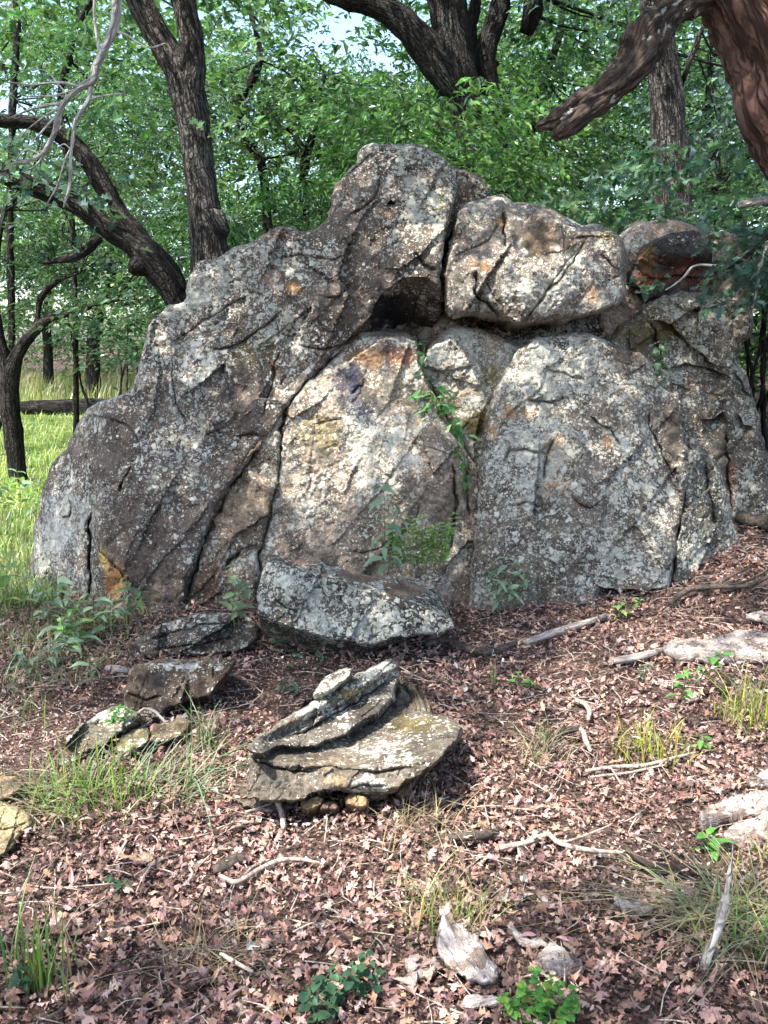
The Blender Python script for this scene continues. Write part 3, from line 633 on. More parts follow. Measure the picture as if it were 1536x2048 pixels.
for i, (pl_, lb) in enumerate([([(600, 1616), (604, 1596), (630, 1588), (650, 1596), (640, 1616), (618, 1624)], 'round ochre cobble wedged below the foreground stone beside the green sprout'),
                               ([(690, 1610), (690, 1590), (712, 1584), (734, 1592), (742, 1612), (716, 1620)], 'orange-tan cobble under the lip of the foreground stone'),
                               ([(638, 1620), (642, 1604), (662, 1600), (682, 1610), (678, 1624)], 'small brown cobble under the foreground stone between two paler ones'),
                               ([(790, 1590), (796, 1560), (816, 1552), (830, 1566), (822, 1590), (806, 1600)], 'brown cobble in the dark hollow below the foreground stone')]):
    rock('cobble', lb, pl_, 2.96 + .06 * (i == 3) - .02, 650, 1615, .002, Rpx=12, Rm=.06, thick=.1, base=[(.22, .16, .09), (.27, .19, .11), (.15, .10, .075), (.14, .10, .065)][i], lich=.05, seed=23 + i, step=2.4, amp=.25, jit=1.2)
# ---- yellow rock at the photo's edge
rock('edge_rock', 'yellow-ochre rounded rock at the photo edge beneath the grass tuft', [(-60, 1740), (-60, 1600), (-10, 1592), (20, 1606), (46, 1616), (70, 1640), (62, 1660), (40, 1676), (22, 1700), (-6, 1720)],
     2.70, 10, 1700, .0030, Rpx=18, Rm=.09, thick=.3, base=(.30, .245, .145), lich=.2, seed=30, step=2.8, amp=.7, ledges=[([(-30, 1655), (20, 1660), (60, 1640)], .04, 14)])
rock('edge_rock', 'pinkish-tan lump of rock on top of the yellow rock', [(-60, 1612), (-50, 1566), (-10, 1556), (26, 1552), (46, 1562), (50, 1578), (34, 1590), (0, 1600), (-30, 1616)],
     2.98, 10, 1600, .0030, Rpx=13, Rm=.07, thick=.2, base=(.38, .28, .19), lich=.05, seed=31, step=2.8, amp=.45)
rock('flat_rock', 'flat low rock with a white lichen rim behind the fallen bark, below the twigs', [(1360, 1262), (1380, 1232), (1410, 1214), (1460, 1206), (1520, 1204), (1580, 1200), (1600, 1240), (1560, 1254), (1480, 1252), (1420, 1262)],
     5.05, 1460, 1255, .006, Rpx=10, Rm=.05, thick=.4, base=(.20, .17, .13), lich=.4, seed=32, step=3, amp=.5, lichens=[(1480, 1212, 90, 9, 1.), (1480, 1240, 90, 14, .1)])
rock('cobble', 'pale rounded cobble by the dark root near the photo edge', [(1478, 1046), (1490, 1030), (1510, 1028), (1530, 1040), (1534, 1056), (1500, 1060)], 6.5, 1505, 1055, .002, Rpx=14, Rm=.08, thick=.12, base=(.38, .33, .25), lich=.1, seed=33, step=2.8, amp=.3, jit=1.2)
rock('cobble', 'smooth brown cobble on the leaves below the yellow-green grass tuft', [(1184, 1556), (1190, 1538), (1206, 1530), (1220, 1538), (1222, 1552), (1206, 1562)], 3.30, 1205, 1558, .003, Rpx=13, Rm=.06, thick=.08, base=(.20, .15, .12), lich=.0, seed=34, step=2.4, amp=.2, jit=1.)
rock('cobble', 'flat brown stone on the open leaf litter right of a pale forked twig', [(254, 1726), (258, 1710), (280, 1702), (304, 1706), (312, 1716), (304, 1728), (276, 1732)], 2.68, 282, 1728, .003, Rpx=10, Rm=.04, thick=.08, base=(.22, .16, .125), lich=.0, seed=35, step=2.2, amp=.2, jit=1.)
rock('cobble', 'reddish-brown angular stone among leaves above the thin grass', [(96, 1868), (106, 1844), (130, 1834), (152, 1840), (146, 1858), (124, 1872)], 2.30, 124, 1866, .003, Rpx=10, Rm=.04, thick=.08, base=(.20, .12, .09), lich=.0, seed=36, step=2.2, amp=.25, jit=1.)
# ================================================================== WOOD
def spline(pts, n):
    """Catmull-Rom through the rows of pts (any number of columns)"""
    p = np.asarray(pts, float); q = np.concatenate([[2 * p[0] - p[1]], p, [2 * p[-1] - p[-2]]])
    seg = np.linalg.norm(p[1:, :3] - p[:-1, :3], axis=1); s = np.concatenate([[0], seg.cumsum()])
    t = np.linspace(0, s[-1], n); i = np.clip(np.searchsorted(s, t, 'right') - 1, 0, len(seg) - 1)
    f = ((t - s[i]) / np.maximum(seg[i], 1e-9))[:, None]
    a, b, c, d = q[i], q[i + 1], q[i + 2], q[i + 3]
    return .5 * (2 * b + (c - a) * f + (2 * a - 5 * b + 4 * c - d) * f ** 2 + (3 * b - a - 3 * c + d) * f ** 3), t
def tube_data(pts, nseg=24, step=.05, bark=.0, seed=0, wav=0.0, taperend=True, flat=1.0):
    """pts rows: x y z r"""
    p = np.asarray(pts, float); L = np.linalg.norm(p[1:, :3] - p[:-1, :3], axis=1).sum()
    n = max(4, int(L / step)); c, s = spline(p, n)
    ctr, r = c[:, :3], np.maximum(c[:, 3], .0008)
    if wav: ctr = ctr + wav * np.stack([fbm(ctr * 3 + seed, 2, 3), fbm(ctr * 3 + seed, 2, 4), fbm(ctr * 3 + seed, 2, 5)], -1)
    tg = np.gradient(ctr, axis=0); tg /= np.linalg.norm(tg, axis=1)[:, None] + 1e-9
    up = np.array([.13, .97, .2]) if abs(tg[0] @ np.array([.13, .97, .2])) < .9 else np.array([1., 0, .1])
    A = []; a = np.cross(tg[0], up); a /= np.linalg.norm(a)
    for i in range(n):
        a = a - tg[i] * (a @ tg[i]); a /= np.linalg.norm(a) + 1e-9; A.append(a)
    A = np.array(A); B = np.cross(tg, A)
    th = np.linspace(0, 2 * np.pi, nseg, endpoint=False)
    cs, sn = np.cos(th), np.sin(th)
    bk = np.stack([cs[None] * r[:, None], sn[None] * r[:, None] * np.ones((n, 1)), (s[:, None] * .45) * np.ones((1, nseg))], -1)
    rr = r[:, None] * np.ones((1, nseg))
    if bark:
        rr = rr + bark * (.8 * fbm(bk * np.array([18, 18, 14.]) + seed, 3, 13) + .9 * (np.abs(noise(bk * np.array([26, 26, 16.]) + seed, 19)) - .2)) + bark * 1.6 * fbm(bk * 4 + seed, 2, 17)
    V = ctr[:, None] + rr[..., None] * (cs[None, :, None] * A[:, None] * flat + sn[None, :, None] * B[:, None])
    idx = np.arange(n * nseg).reshape(n, nseg); nx = np.roll(idx, -1, 1)
    q = np.stack([idx[:-1], nx[:-1], nx[1:], idx[1:]], -1).reshape(-1, 4)
    V = V.reshape(-1, 3); bk = bk.reshape(-1, 3)
    V = np.concatenate([V, ctr[:1], ctr[-1:] + tg[-1:] * r[-1] * .6]); bk = np.concatenate([bk, [[0, 0, s[0] * .33]], [[0, 0, s[-1] * .33]]])
    t0 = np.stack([nx[0], idx[0], np.full(nseg, n * nseg)], -1); t1 = np.stack([idx[-1], nx[-1], np.full(nseg, n * nseg + 1)], -1)
    return V, np.concatenate([t0, t1]), q, bk
def tube(name, pts, mat, parent=None, loc=None, **kw):
    V, t, q, bk = tube_data(pts, **kw)
    if loc is None: loc = tuple(pts[0][:3]) if parent is None else tuple(parent.location)
    return mesh_obj(name, V, [t, q], M[mat], parent=parent, loc=loc, attrs={'bk': bk})
def px_path(rows, Y):
    """rows (u, v, radius_px[, dY]) at distance Y -> x y z r"""
    out = []
    for r in rows:
        yy = Y + (r[3] if len(r) > 3 else 0.0); p = P(float(r[0]), float(r[1]), yy); dep = pix(p)[2]
        out.append([*p, r[2] * dep / F])
    return out

# ------------------------------------------------------------------ leaves
def leaf_shape(kind, seed=0):
    """a leaf along +x, length 1, normal +z: verts, tris"""
    r = np.random.default_rng(seed)
    if kind == 'simple':
        w = .22; f = .10
        V = [(0, 0, 0), (.32, -w, f), (.7, -w * .8, f * .7), (1, 0, -.08), (.7, w * .8, f * .7), (.32, w, f), (.5, 0, 0)]
        T = [(0, 1, 6), (1, 2, 6), (2, 3, 6), (3, 4, 6), (4, 5, 6), (5, 0, 6)]
        return np.array(V, float), np.array(T)
    if kind == 'narrow':
        w = .13; f = .05
        V = [(0, 0, 0), (.3, -w, f), (.65, -w * .85, f), (1, 0, -.2), (.65, w * .85, f), (.3, w, f), (.5, 0, 0)]
        T = [(0, 1, 6), (1, 2, 6), (2, 3, 6), (3, 4, 6), (4, 5, 6), (5, 0, 6)]
        return np.array(V, float), np.array(T)
    # lobed oak leaf, optionally curled dry
    k = (kind == 'dry')
    half = [(0, .015), (.16, .07), (.30, .30), (.40, .13), (.58, .40), (.68, .17), (.86, .22), (1.0, .0)]
    half = [(x + r.uniform(-.03, .03) * (0 < x < 1), max(0.0, y * r.uniform(.75, 1.25))) for x, y in half]
    mid = [(.0, 0), (.35, 0), (.66, 0), (1.0, 0)]
    V = [(x, 0, 0) for x, _ in mid[:3]]; n0 = len(V); up = half[1:-1]
    V += [(1, 0, 0)]
    L = list(range(len(V), len(V) + len(up))); V += [(x, y, 0) for x, y in up]
    half2 = [(x + r.uniform(-.03, .03), max(.02, y * r.uniform(.75, 1.25))) for x, y in up]
    R = list(range(len(V), len(V) + len(up))); V += [(x, -y, 0) for x, y in half2]
    T = []
    for S_, fl in ((L, 1), (R, 0)):
        seq = [(0, S_[0], 1), (S_[0], S_[1], 1), (S_[1], S_[2], 1), (1, S_[2], 2), (S_[2], S_[3], 2), (S_[3], S_[4], 2), (S_[4], S_[5], 2), (2, S_[5], 3)]
        T += [t[::-1] if fl else t for t in seq]
    V = np.array(V, float)
    if k:
        c1, c2, tw = r.uniform(-.9, 1.5), r.uniform(-.7, .7), r.uniform(-.9, .9)
        V[:, 2] += c1 * V[:, 1] ** 2 * 1.6 + c2 * (V[:, 0] - .5) ** 2 + tw * (V[:, 0] - .5) * V[:, 1] + r.uniform(-.05, .05, len(V))
    else:
        V[:, 2] += .35 * np.abs(V[:, 1]) - .25 * V[:, 0] ** 2
    return V, np.array(T)
def rotmats(yaw, pitch, roll):
    cy, sy, cp, sp, cr, sr = np.cos(yaw), np.sin(yaw), np.cos(pitch), np.sin(pitch), np.cos(roll), np.sin(roll)
    R = np.empty((len(yaw), 3, 3))
    R[:, 0, 0] = cy * cp; R[:, 0, 1] = cy * sp * sr - sy * cr; R[:, 0, 2] = cy * sp * cr + sy * sr
    R[:, 1, 0] = sy * cp; R[:, 1, 1] = sy * sp * sr + cy * cr; R[:, 1, 2] = sy * sp * cr - cy * sr
    R[:, 2, 0] = -sp; R[:, 2, 1] = cp * sr; R[:, 2, 2] = cp * cr
    return R
def scatter(shapes, pos, R, size, colr):
    """join many leaves: shapes list of (V,T); returns verts, tris, colours"""
    n = len(pos); k = rng.integers(0, len(shapes), n); Vs, Ts, Cs = [], [], []; off = 0
    for i, (V, T) in enumerate(shapes):
        w = np.where(k == i)[0]
        if not len(w): continue
        X = np.einsum('nij,vj->nvi', R[w], V) * size[w][:, None, None] + pos[w][:, None]
        Vs.append(X.reshape(-1, 3)); Ts.append((T[None] + (np.arange(len(w)) * len(V))[:, None, None] + off).reshape(-1, 3))
        Cs.append(np.repeat(colr[w], len(V), 0)); off += len(w) * len(V)
    return np.concatenate(Vs), np.concatenate(Ts), np.concatenate(Cs)
def leaf_diamond():
    V = [(0, 0, 0), (.45, -.24, .09), (1, 0, -.1), (.45, .24, .09)]
    return np.array(V, float), np.array([(0, 1, 2), (0, 2, 3)])
SHP = {'diamond': [leaf_diamond()], 'simple': [leaf_shape('simple')], 'narrow': [leaf_shape('narrow')], 'oak': [leaf_shape('oak', s) for s in range(4)], 'dry': [leaf_shape('dry', s) for s in range(16)]}
def spray_leaves(cpos, yaw, per=22, L=.5, leaf=.09, droop=.3, flat=.6, spread=.9):
    """leaves along small forked twigs that start at cpos and head along yaw -> pos, R, size, twig ends"""
    n = len(cpos)
    t = rng.uniform(.12, 1.0, (n, per)); side = np.where(np.arange(per) % 2 == 0, 1.0, -1.0)[None] * np.ones((n, 1))
    br = rng.integers(0, 3, (n, per)); ba = np.array([0., .65, -.6])[br] * spread
    ya = yaw[:, None] + ba + rng.normal(0, .1, (n, per))
    rise = rng.normal(0, .25, n)[:, None]
    d = np.stack([np.cos(ya), np.sin(ya), rise - droop * t], -1)
    pos = cpos[:, None] + d * (t * L * np.where(br > 0, .8, 1.0))[..., None] + rng.normal(0, .035 * L, (n, per, 3))
    ly = ya + side * rng.uniform(.3, 1.2, (n, per))
    lp = rng.normal(.25, .4, (n, per)); lr = rng.normal(0, flat, (n, per))
    m = n * per
    return pos.reshape(-1, 3), rotmats(ly.ravel(), lp.ravel(), lr.ravel()), leaf * rng.uniform(.6, 1.2, m)
def leaf_cols(n, base, var=.35, yellow=.1):
    base = np.array(base); v = np.exp(rng.normal(0, var, n))[:, None]
    c = base * v
    c[:, 0] *= 1 + yellow * rng.uniform(-1, 2.2, n); c[:, 2] *= rng.uniform(.7, 1.3, n)
    return np.clip(c, .004, .6)
def cloud(ellipsoids, clump=1.1, thr=-.12, seed=0, outward=True):
    """spray positions in ellipsoids (cx,cy,cz, rx,ry,rz, n), thinned by noise so that gaps stay open"""
    C, Yw = [], []
    for (cx, cy, cz, rx, ry, rz, n) in ellipsoids:
        m = int(n * 2.2); d = rng.normal(size=(m, 3)); d /= np.linalg.norm(d, axis=1)[:, None]
        p = d * (rng.uniform(0, 1, m) ** .45)[:, None] * np.array([rx, ry, rz]) + np.array([cx, cy, cz])
        keep = fbm(p * clump + seed, 2, 201 + seed) > thr
        p, d = p[keep][:n], d[keep][:n]
        C.append(p); Yw.append(np.arctan2(d[:, 1], d[:, 0]) + rng.normal(0, .8, len(p)))
    return np.concatenate(C), np.concatenate(Yw)
def crown(name, ell, base, parent=None, kind='simple', per=22, L=.55, leaf=.085, droop=.3, clump=1.1, thr=-.12, seed=0, mat='leaf', loc=None, filt=None, var=.35, yellow=.12, twigs=True, flat=.6, minz=None, extra=None):
    C, Yw = cloud(ell, clump, thr, seed)
    if filt is not None:
        k = filt(C); C, Yw = C[k], Yw[k]
    if minz is not None:
        k = C[:, 2] > minz; C, Yw = C[k], Yw[k]
    if extra is not None: C = np.concatenate([C, extra]); Yw = np.concatenate([Yw, rng.uniform(0, 6.28, len(extra))])
    pos, R, size = spray_leaves(C, Yw, per, L, leaf, droop, flat)
    tone = np.repeat(np.exp(.25 * noise(C * 1.7, 77 + seed)), per)
    col = leaf_cols(len(pos), base, var, yellow) * tone[:, None]
    V, T, Cc = scatter(SHP[kind], pos, R, size, col)
    if loc is None: loc = tuple(parent.location) if parent is not None else (0, 0, 0)
    return mesh_obj(name, V, T, M[mat], parent=parent, loc=loc, shade=False, attrs={'lc': Cc}), C
def branchlets(name, src, C, parent, mat='darkbark', n=40, r=.012, loc=None):
    """thin limbs from source points to sprays of the crown, joined as one part"""
    if len(C) == 0: return
    src = np.asarray(src, float); pick = rng.choice(len(C), min(int(n * .4), len(C)), replace=False); r = r * .8; Vs, Ts, Qs, Bs = [], [], [], []; off = 0
    for i in pick:
        e = C[i]; s = src[np.argmin(np.linalg.norm(src - e, axis=1) + rng.uniform(0, .6, len(src)))]
        m1 = s * .6 + e * .4 + rng.normal(0, .08, 3) * np.linalg.norm(e - s); m2 = s * .25 + e * .75 + rng.normal(0, .06, 3) * np.linalg.norm(e - s)
        k = min(1.6, .5 + np.linalg.norm(e - s) * .4)
        V, t, q, bk = tube_data([[*s, r * k], [*m1, r * .75 * k], [*m2, r * .5 * k], [*e, r * .25]], nseg=6, step=.14)
        Vs.append(V); Ts.append(t + off); Qs.append(q + off); Bs.append(bk); off += len(V)
    o = mesh_obj(name, np.concatenate(Vs), [np.concatenate(Ts), np.concatenate(Qs)], M[mat], parent=parent, loc=tuple(parent.location) if loc is None else loc, attrs={'bk': np.concatenate(Bs)})
    o['kind'] = 'stuff'
    return o

# ================================================================== TREES
def meadow_open(C):
    """thin foliage that would shade the sunny meadow"""
    s = np.array(SUN); g = C - s * (C[:, 2] / s[2])[:, None]
    m = (g[:, 0] < -.2 * g[:, 1] + .4) & (g[:, 0] > -.62 * g[:, 1]) & (g[:, 1] > 8.6) & (g[:, 1] < 25)
    return ~m | (rng.random(len(C)) < .05)
def tree(name, label, trunks, Y, mat, base_px, limbs=(), nseg=40, bark=.012, cat='tree', group=None, step=.04):
    """trunks: list of px rows; the first is the trunk, the others limbs"""
    b = P(float(base_px[0]), float(base_px[1]), Y); b[2] = gz(b[0], b[1]) - .02
    t = thing(name, label, cat, tuple(b), group)
    pts = []
    for i, rows in enumerate(trunks):
        pp = px_path(rows, Y)
        if i == 0: pp = [[b[0], b[1], b[2], pp[0][3] * 1.25]] + pp
        tube('trunk' if i == 0 else 'limb', pp, mat, t, nseg=nseg if i == 0 else max(12, nseg - 8), step=step, bark=bark, seed=i * 3.1 + Y)
        pts += [np.array(p[:3]) for p in pp[1:]]
    return t, np.array(pts)

DG = (.042, .095, .05); MG = (.065, .148, .06); BG_ = (.10, .2, .05); BLU = (.065, .13, .092)
# leaning oak trunk behind the slab, forked
t1, s1 = tree('oak_tree', 'straight furrowed oak trunk forking upward behind the dark slab', [
    [(432, 700, 40), (424, 560, 42), (420, 490, 38), (408, 400, 32), (396, 320, 31), (384, 240, 32), (372, 180, 34), (352, 130, 27), (322, 80, 26), (290, 20, 26), (255, -50, 25), (190, -180, 24), (150, -330, 16)],
    [(380, 220, 26, .0), (386, 150, 25, -.03), (384, 90, 24, -.03), (372, 30, 23, -.02), (358, -40, 23), (340, -180, 22), (360, -330, 14)],
    [(448, 470, 20, .0), (432, 455, 26, -.04), (425, 430, 24, -.02)]], 7.7, 'bark', (440, 1080))
c1, C1 = crown('crown', [(-2.6, 8.2, 5.4, 2.2, 1.8, 1.5, 190), (-1.6, 7.9, 5.6, 1.6, 1.5, 1.2, 120), (-1.75, 7.4, 3.45, .35, .3, .3, 7)], MG, t1, 'oak', per=14, leaf=.10, seed=1, minz=3.2)
branchlets('branch', s1[-8:], C1, t1, 'bark', 50)
# low leaning tree with two limbs to the side
t2, s2 = tree('leaning_tree', 'low leaning tree with two dark limbs sweeping sideways from behind the slab', [
    [(372, 660, 28), (352, 590, 28), (330, 548, 32), (296, 512, 32), (262, 486, 23), (212, 452, 20), (160, 418, 19), (100, 388, 18), (40, 362, 18), (-30, 334, 18), (-130, 290, 24), (-260, 220, 18)],
    [(318, 530, 24, .0), (280, 478, 20, .06), (244, 430, 17, .1), (210, 375, 17, .12), (178, 320, 16, .14), (130, 275, 15, .15), (70, 246, 15, .15), (0, 240, 14, .15), (-80, 230, 19, .1), (-200, 160, 15, .1)],
    [(200, 476, 11, -.05), (168, 502, 11, -.1), (132, 518, 9, -.1), (96, 524, 5, -.12), (76, 526, 2, -.12)],
    [(292, 528, 22, -.02), (274, 534, 20, -.10), (264, 540, 13, -.14)]], 7.2, 'darkbark', (440, 1110))
c2, C2 = crown('crown', [(-4.2, 7.8, 3.7, 1.5, 1.2, .9, 90), (-5.6, 6.8, 4.6, 1.5, 1.5, 1.2, 90), (-2.25, 6.9, 2.75, .3, .2, .25, 8), (-2.9, 7.0, 3.1, .5, .3, .3, 12)], BLU, t2, 'oak', per=13, leaf=.095, seed=2, minz=2.3, filt=meadow_open)
branchlets('branch', s2[4:], C2, t2, 'darkbark', 46)
# small dark tree at the edge of the meadow
t3, s3 = tree('young_tree', 'small dark tree standing at the edge of the bright meadow', [
    [(38, 962, 19), (30, 900, 18), (22, 840, 18), (18, 780, 18), (24, 735, 18), (40, 700, 12), (64, 668, 10), (96, 640, 8), (150, 622, 6), (230, 600, 4), (300, 600, 2)],
    [(20, 770, 14), (8, 720, 12), (-4, 660, 11), (-10, 590, 9), (-5, 500, 7), (10, 420, 4)],
    [(60, 680, 8), (74, 640, 7), (84, 590, 6), (120, 560, 4), (160, 545, 2)],
    [(12, 740, 6), (-20, 700, 5), (-60, 690, 3)],
    [(2, 838, 7, .1), (-10, 860, 9, .1), (-40, 880, 8, .1)]], 10.7, 'darkbark', (36, 968), nseg=20, step=.08)
c3, C3 = crown('crown', [(-3.2, 11, 2.75, 1.7, 1.3, .5, 120), (-4.6, 11, 3.6, 1.8, 1.4, 1.2, 170), (-3.0, 11.4, 4.0, 1.6, 1.2, .8, 110)], DG, t3, 'simple', per=24, leaf=.075, seed=3, minz=2.1, filt=lambda C: meadow_open(C) | (rng.random(len(C)) < .25))
branchlets('branch', s3[4:], C3, t3, 'darkbark', 60, .012)
# big forked oak in the centre
t4, s4 = tree('large_oak', 'massive dark oak with wide forked limbs behind the summit block', [
    [(968, 420, 26), (952, 330, 26), (938, 240, 30), (918, 160, 40), (905, 90, 38), (896, 20, 36), (884, -60, 38), (860, -200, 30), (880, -380, 18)],
    [(922, 200, 30, .0), (880, 136, 33, -.06), (840, 78, 30, -.1), (792, 34, 26, -.1), (740, 8, 23, -.1), (680, -14, 24, -.1), (600, -60, 20), (480, -120, 12)],
    [(1000, 420, 26, .3), (992, 320, 24, .3), (984, 220, 23, .3), (972, 150, 22, .3), (974, 90, 21, .3), (996, 30, 20, .3), (1010, -40, 18, .3), (1060, -180, 12, .3)],
    [(985, 140, 16, .3), (950, 100, 15, .35), (940, 60, 13, .4), (950, 0, 12, .4), (930, -80, 8, .4)],
    [(1052, 66, 14, .2), (1064, 30, 19, .1), (1074, -10, 21, .0), (1090, -80, 22), (1100, -200, 18)]], 11.0, 'darkbark', (975, 870), nseg=36, step=.07, bark=.02)
c4, C4 = crown('crown', [(.6, 11.5, 6.9, 3.0, 2.4, 1.2, 260), (3.0, 12.2, 6.2, 2.2, 1.8, 1.6, 200), (1.3, 10.6, 3.6, 1.3, .8, .6, 90), (-.2, 11.6, 4.3, .9, .8, .45, 40)], MG, t4, 'simple', per=24, leaf=.10, L=.6, seed=4, minz=2.9)
branchlets('branch', s4[3:], C4, t4, 'darkbark', 70, .016)
# upright trunk behind the dead limb
t5, s5 = tree('oak_tree', 'upright rough oak trunk behind the hanging dead limb', [
    [(1362, 700, 38), (1352, 520, 37), (1346, 400, 36), (1340, 290, 36), (1332, 200, 34), (1322, 100, 31), (1312, 20, 30), (1308, -60, 34), (1290, -200, 28), (1300, -350, 18)],
    [(1366, 160, 6, .0), (1376, 130, 6, -.1), (1392, 96, 5, -.15), (1402, 60, 4, -.2), (1430, 20, 3, -.2)]], 9.2, 'bark', (1370, 960), nseg=36, bark=.014)
c5, C5 = crown('crown', [(3.2, 9.8, 5.6, 2.2, 1.6, 1.2, 170), (4.2, 10.2, 4.0, 1.4, 1.2, 1.0, 110)], BLU, t5, 'oak', per=13, leaf=.095, seed=5, minz=3.0)
branchlets('branch', s5[5:], C5, t5, 'bark', 46)

# near tree at the upper corner with bare pinkish wood and a dead limb; its unseen wide crown is added to shade the scene
def pool(C, core=None):  # openings cut into the unseen crown to shape the sun patches
    """drop unseen crown foliage that would block the sun from the places on ground and rock meant to be lit"""
    s = np.array(SUN); t = C[:, 2] / s[2]; g = C - s * t[:, None]
    onrock = g[:, 1] > 5.3
    # the outcrop's face leans: y = 5.45 + .36 z
    t2_ = (C[:, 1] - 5.45 - .36 * C[:, 2]) / (s[1] - .36 * s[2]); h = C - s * t2_[:, None]
    q = np.where(onrock[:, None], h, g); u, v, _ = pix(q)
    w = 60 * noise(np.stack([u / 160, v / 160, u * 0], -1), 5)
    lit = np.zeros(len(C), bool)
    for (cu, cv, ru, rv, a) in (POOLS if core is None else core):
        ca, sa = math.cos(math.radians(a)), math.sin(math.radians(a)); du, dv = u - cu, v - cv
        lit |= (((du * ca + dv * sa) / ru) ** 2 + ((-du * sa + dv * ca) / rv) ** 2) < (1 + w / 90)
    return ~lit
POOLS = [(760, 1640, 700, 150, -5), (1250, 1350, 330, 130, 0), (1090, 560, 290, 160, 0), (670, 870, 210, 290, 25), (930, 1910, 140, 120, 0), (1000, 720, 110, 100, 0), (200, 1450, 200, 120, 0), (1080, 1620, 520, 110, -6), (520, 1690, 330, 70, -8), (1330, 1440, 240, 90, 0), (1450, 1130, 120, 110, 0), (660, 900, 150, 190, 25), (1080, 560, 200, 90, 0), (930, 730, 90, 90, 0), (1330, 440, 120, 40, 0), (800, 1500, 170, 80, -20), (1330, 1080, 70, 130, 0), (1380, 640, 110, 60, 0), (950, 1880, 90, 90, 0), (150, 1560, 130, 60, 0), (600, 1460, 120, 50, -20)]
def shade_sprays():  # extra foliage out of view, placed to cast shade on chosen spots
    """boughs of the wide crown that keep the outcrop's foot, the dark slab and the near litter in shade"""
    out = []; s = np.array(SUN)
    for (cu, cv, ru, rv, n) in [(760, 1230, 330, 60, 64), (620, 1360, 300, 50, 26), (330, 950, 230, 260, 110), (600, 560, 170, 130, 60), (1130, 1060, 170, 130, 70), (1050, 1300, 160, 50, 26), (330, 1970, 380, 60, 34), (1330, 1930, 220, 60, 20), (700, 1180, 160, 60, 44), (1340, 540, 70, 40, 16), (250, 1330, 200, 70, 36)]:
        r = np.sqrt(rng.random(n)); a = rng.uniform(0, 6.283, n); u = cu + ru * r * np.cos(a); v = cv + rv * r * np.sin(a)
        g = G(u, np.maximum(v, 1090)); d = ray(u, v)
        t = (5.45 + .36 * CAMZ) / (d[:, 1] - .36 * d[:, 2]); h = d * t[:, None] + np.array([0, 0, CAMZ])
        p = np.where(((g[:, 1] > 5.3) | (v < 1190))[:, None], h, g)
        out.append(p + s * ((rng.uniform(5.6, 7.4, n) - p[:, 2]) / s[2])[:, None])
    out = np.concatenate(out)
    return out[pool(out, [(1080, 550, 250, 140, 0), (670, 860, 190, 270, 25), (940, 720, 130, 120, 0), (930, 1910, 130, 120, 0)])]
t6, s6 = tree('bare_trunk_tree', 'stout leaning trunk with bare pinkish wood at the photo corner', [
    [(1790, 800, 130), (1740, 600, 120), (1690, 400, 112), (1630, 260, 108), (1592, 190, 104), (1566, 110, 98), (1520, 10, 92), (1470, -90, 86), (1440, -240, 74), (1380, -420, 60), (1300, -640, 44)]], 6.4, 'bare', (1800, 1120), nseg=80, bark=.034, step=.025)
P6 = s6
lim = px_path([(1476, -30, 46, .1), (1420, -8, 27, -.05), (1372, 2, 24, -.1), (1330, 30, 28, -.15), (1296, 70, 31, -.2), (1276, 112, 33, -.22), (1250, 150, 33, -.25), (1206, 186, 30, -.28), (1160, 212, 27, -.3), (1116, 236, 19, -.3), (1076, 252, 12, -.3)], 6.4)
tube('dead_limb', lim, 'deadlimb', t6, nseg=56, step=.012, bark=.034, seed=5)
lim2 = px_path([(1230, 190, 20, -.26), (1190, 214, 20, -.3), (1150, 246, 17, -.32), (1126, 264, 15, -.32), (1108, 272, 9, -.32)], 6.4)
tube('limb_prong', lim2, 'deadlimb', t6, nseg=40, step=.012, bark=.026, seed=8)
c6, C6 = crown('crown', [(1.5, 3.5, 6.4, 3.6, 3.6, 1.1, 760), (-1.8, 2.2, 6.8, 3.2, 3.6, 1.1, 680), (3.2, 6.0, 5.8, 1.9, 1.9, 1.0, 170), (-.4, 5.6, 6.6, 2.2, 1.6, .9, 240), (-4.0, 3.3, 6.5, 2.3, 2.3, .9, 420), (-2.0, 3.8, 6.9, 1.6, 1.5, .6, 160)], MG, t6, 'diamond', per=14, leaf=.12, L=.6, clump=.8, thr=-.2, seed=6, filt=pool, minz=4.9, extra=shade_sprays())  # overhead crown is out of view, added and shaped for its dappled shade
branchlets('branch', s6[-4:], C6, t6, 'darkbark', 30, .02)

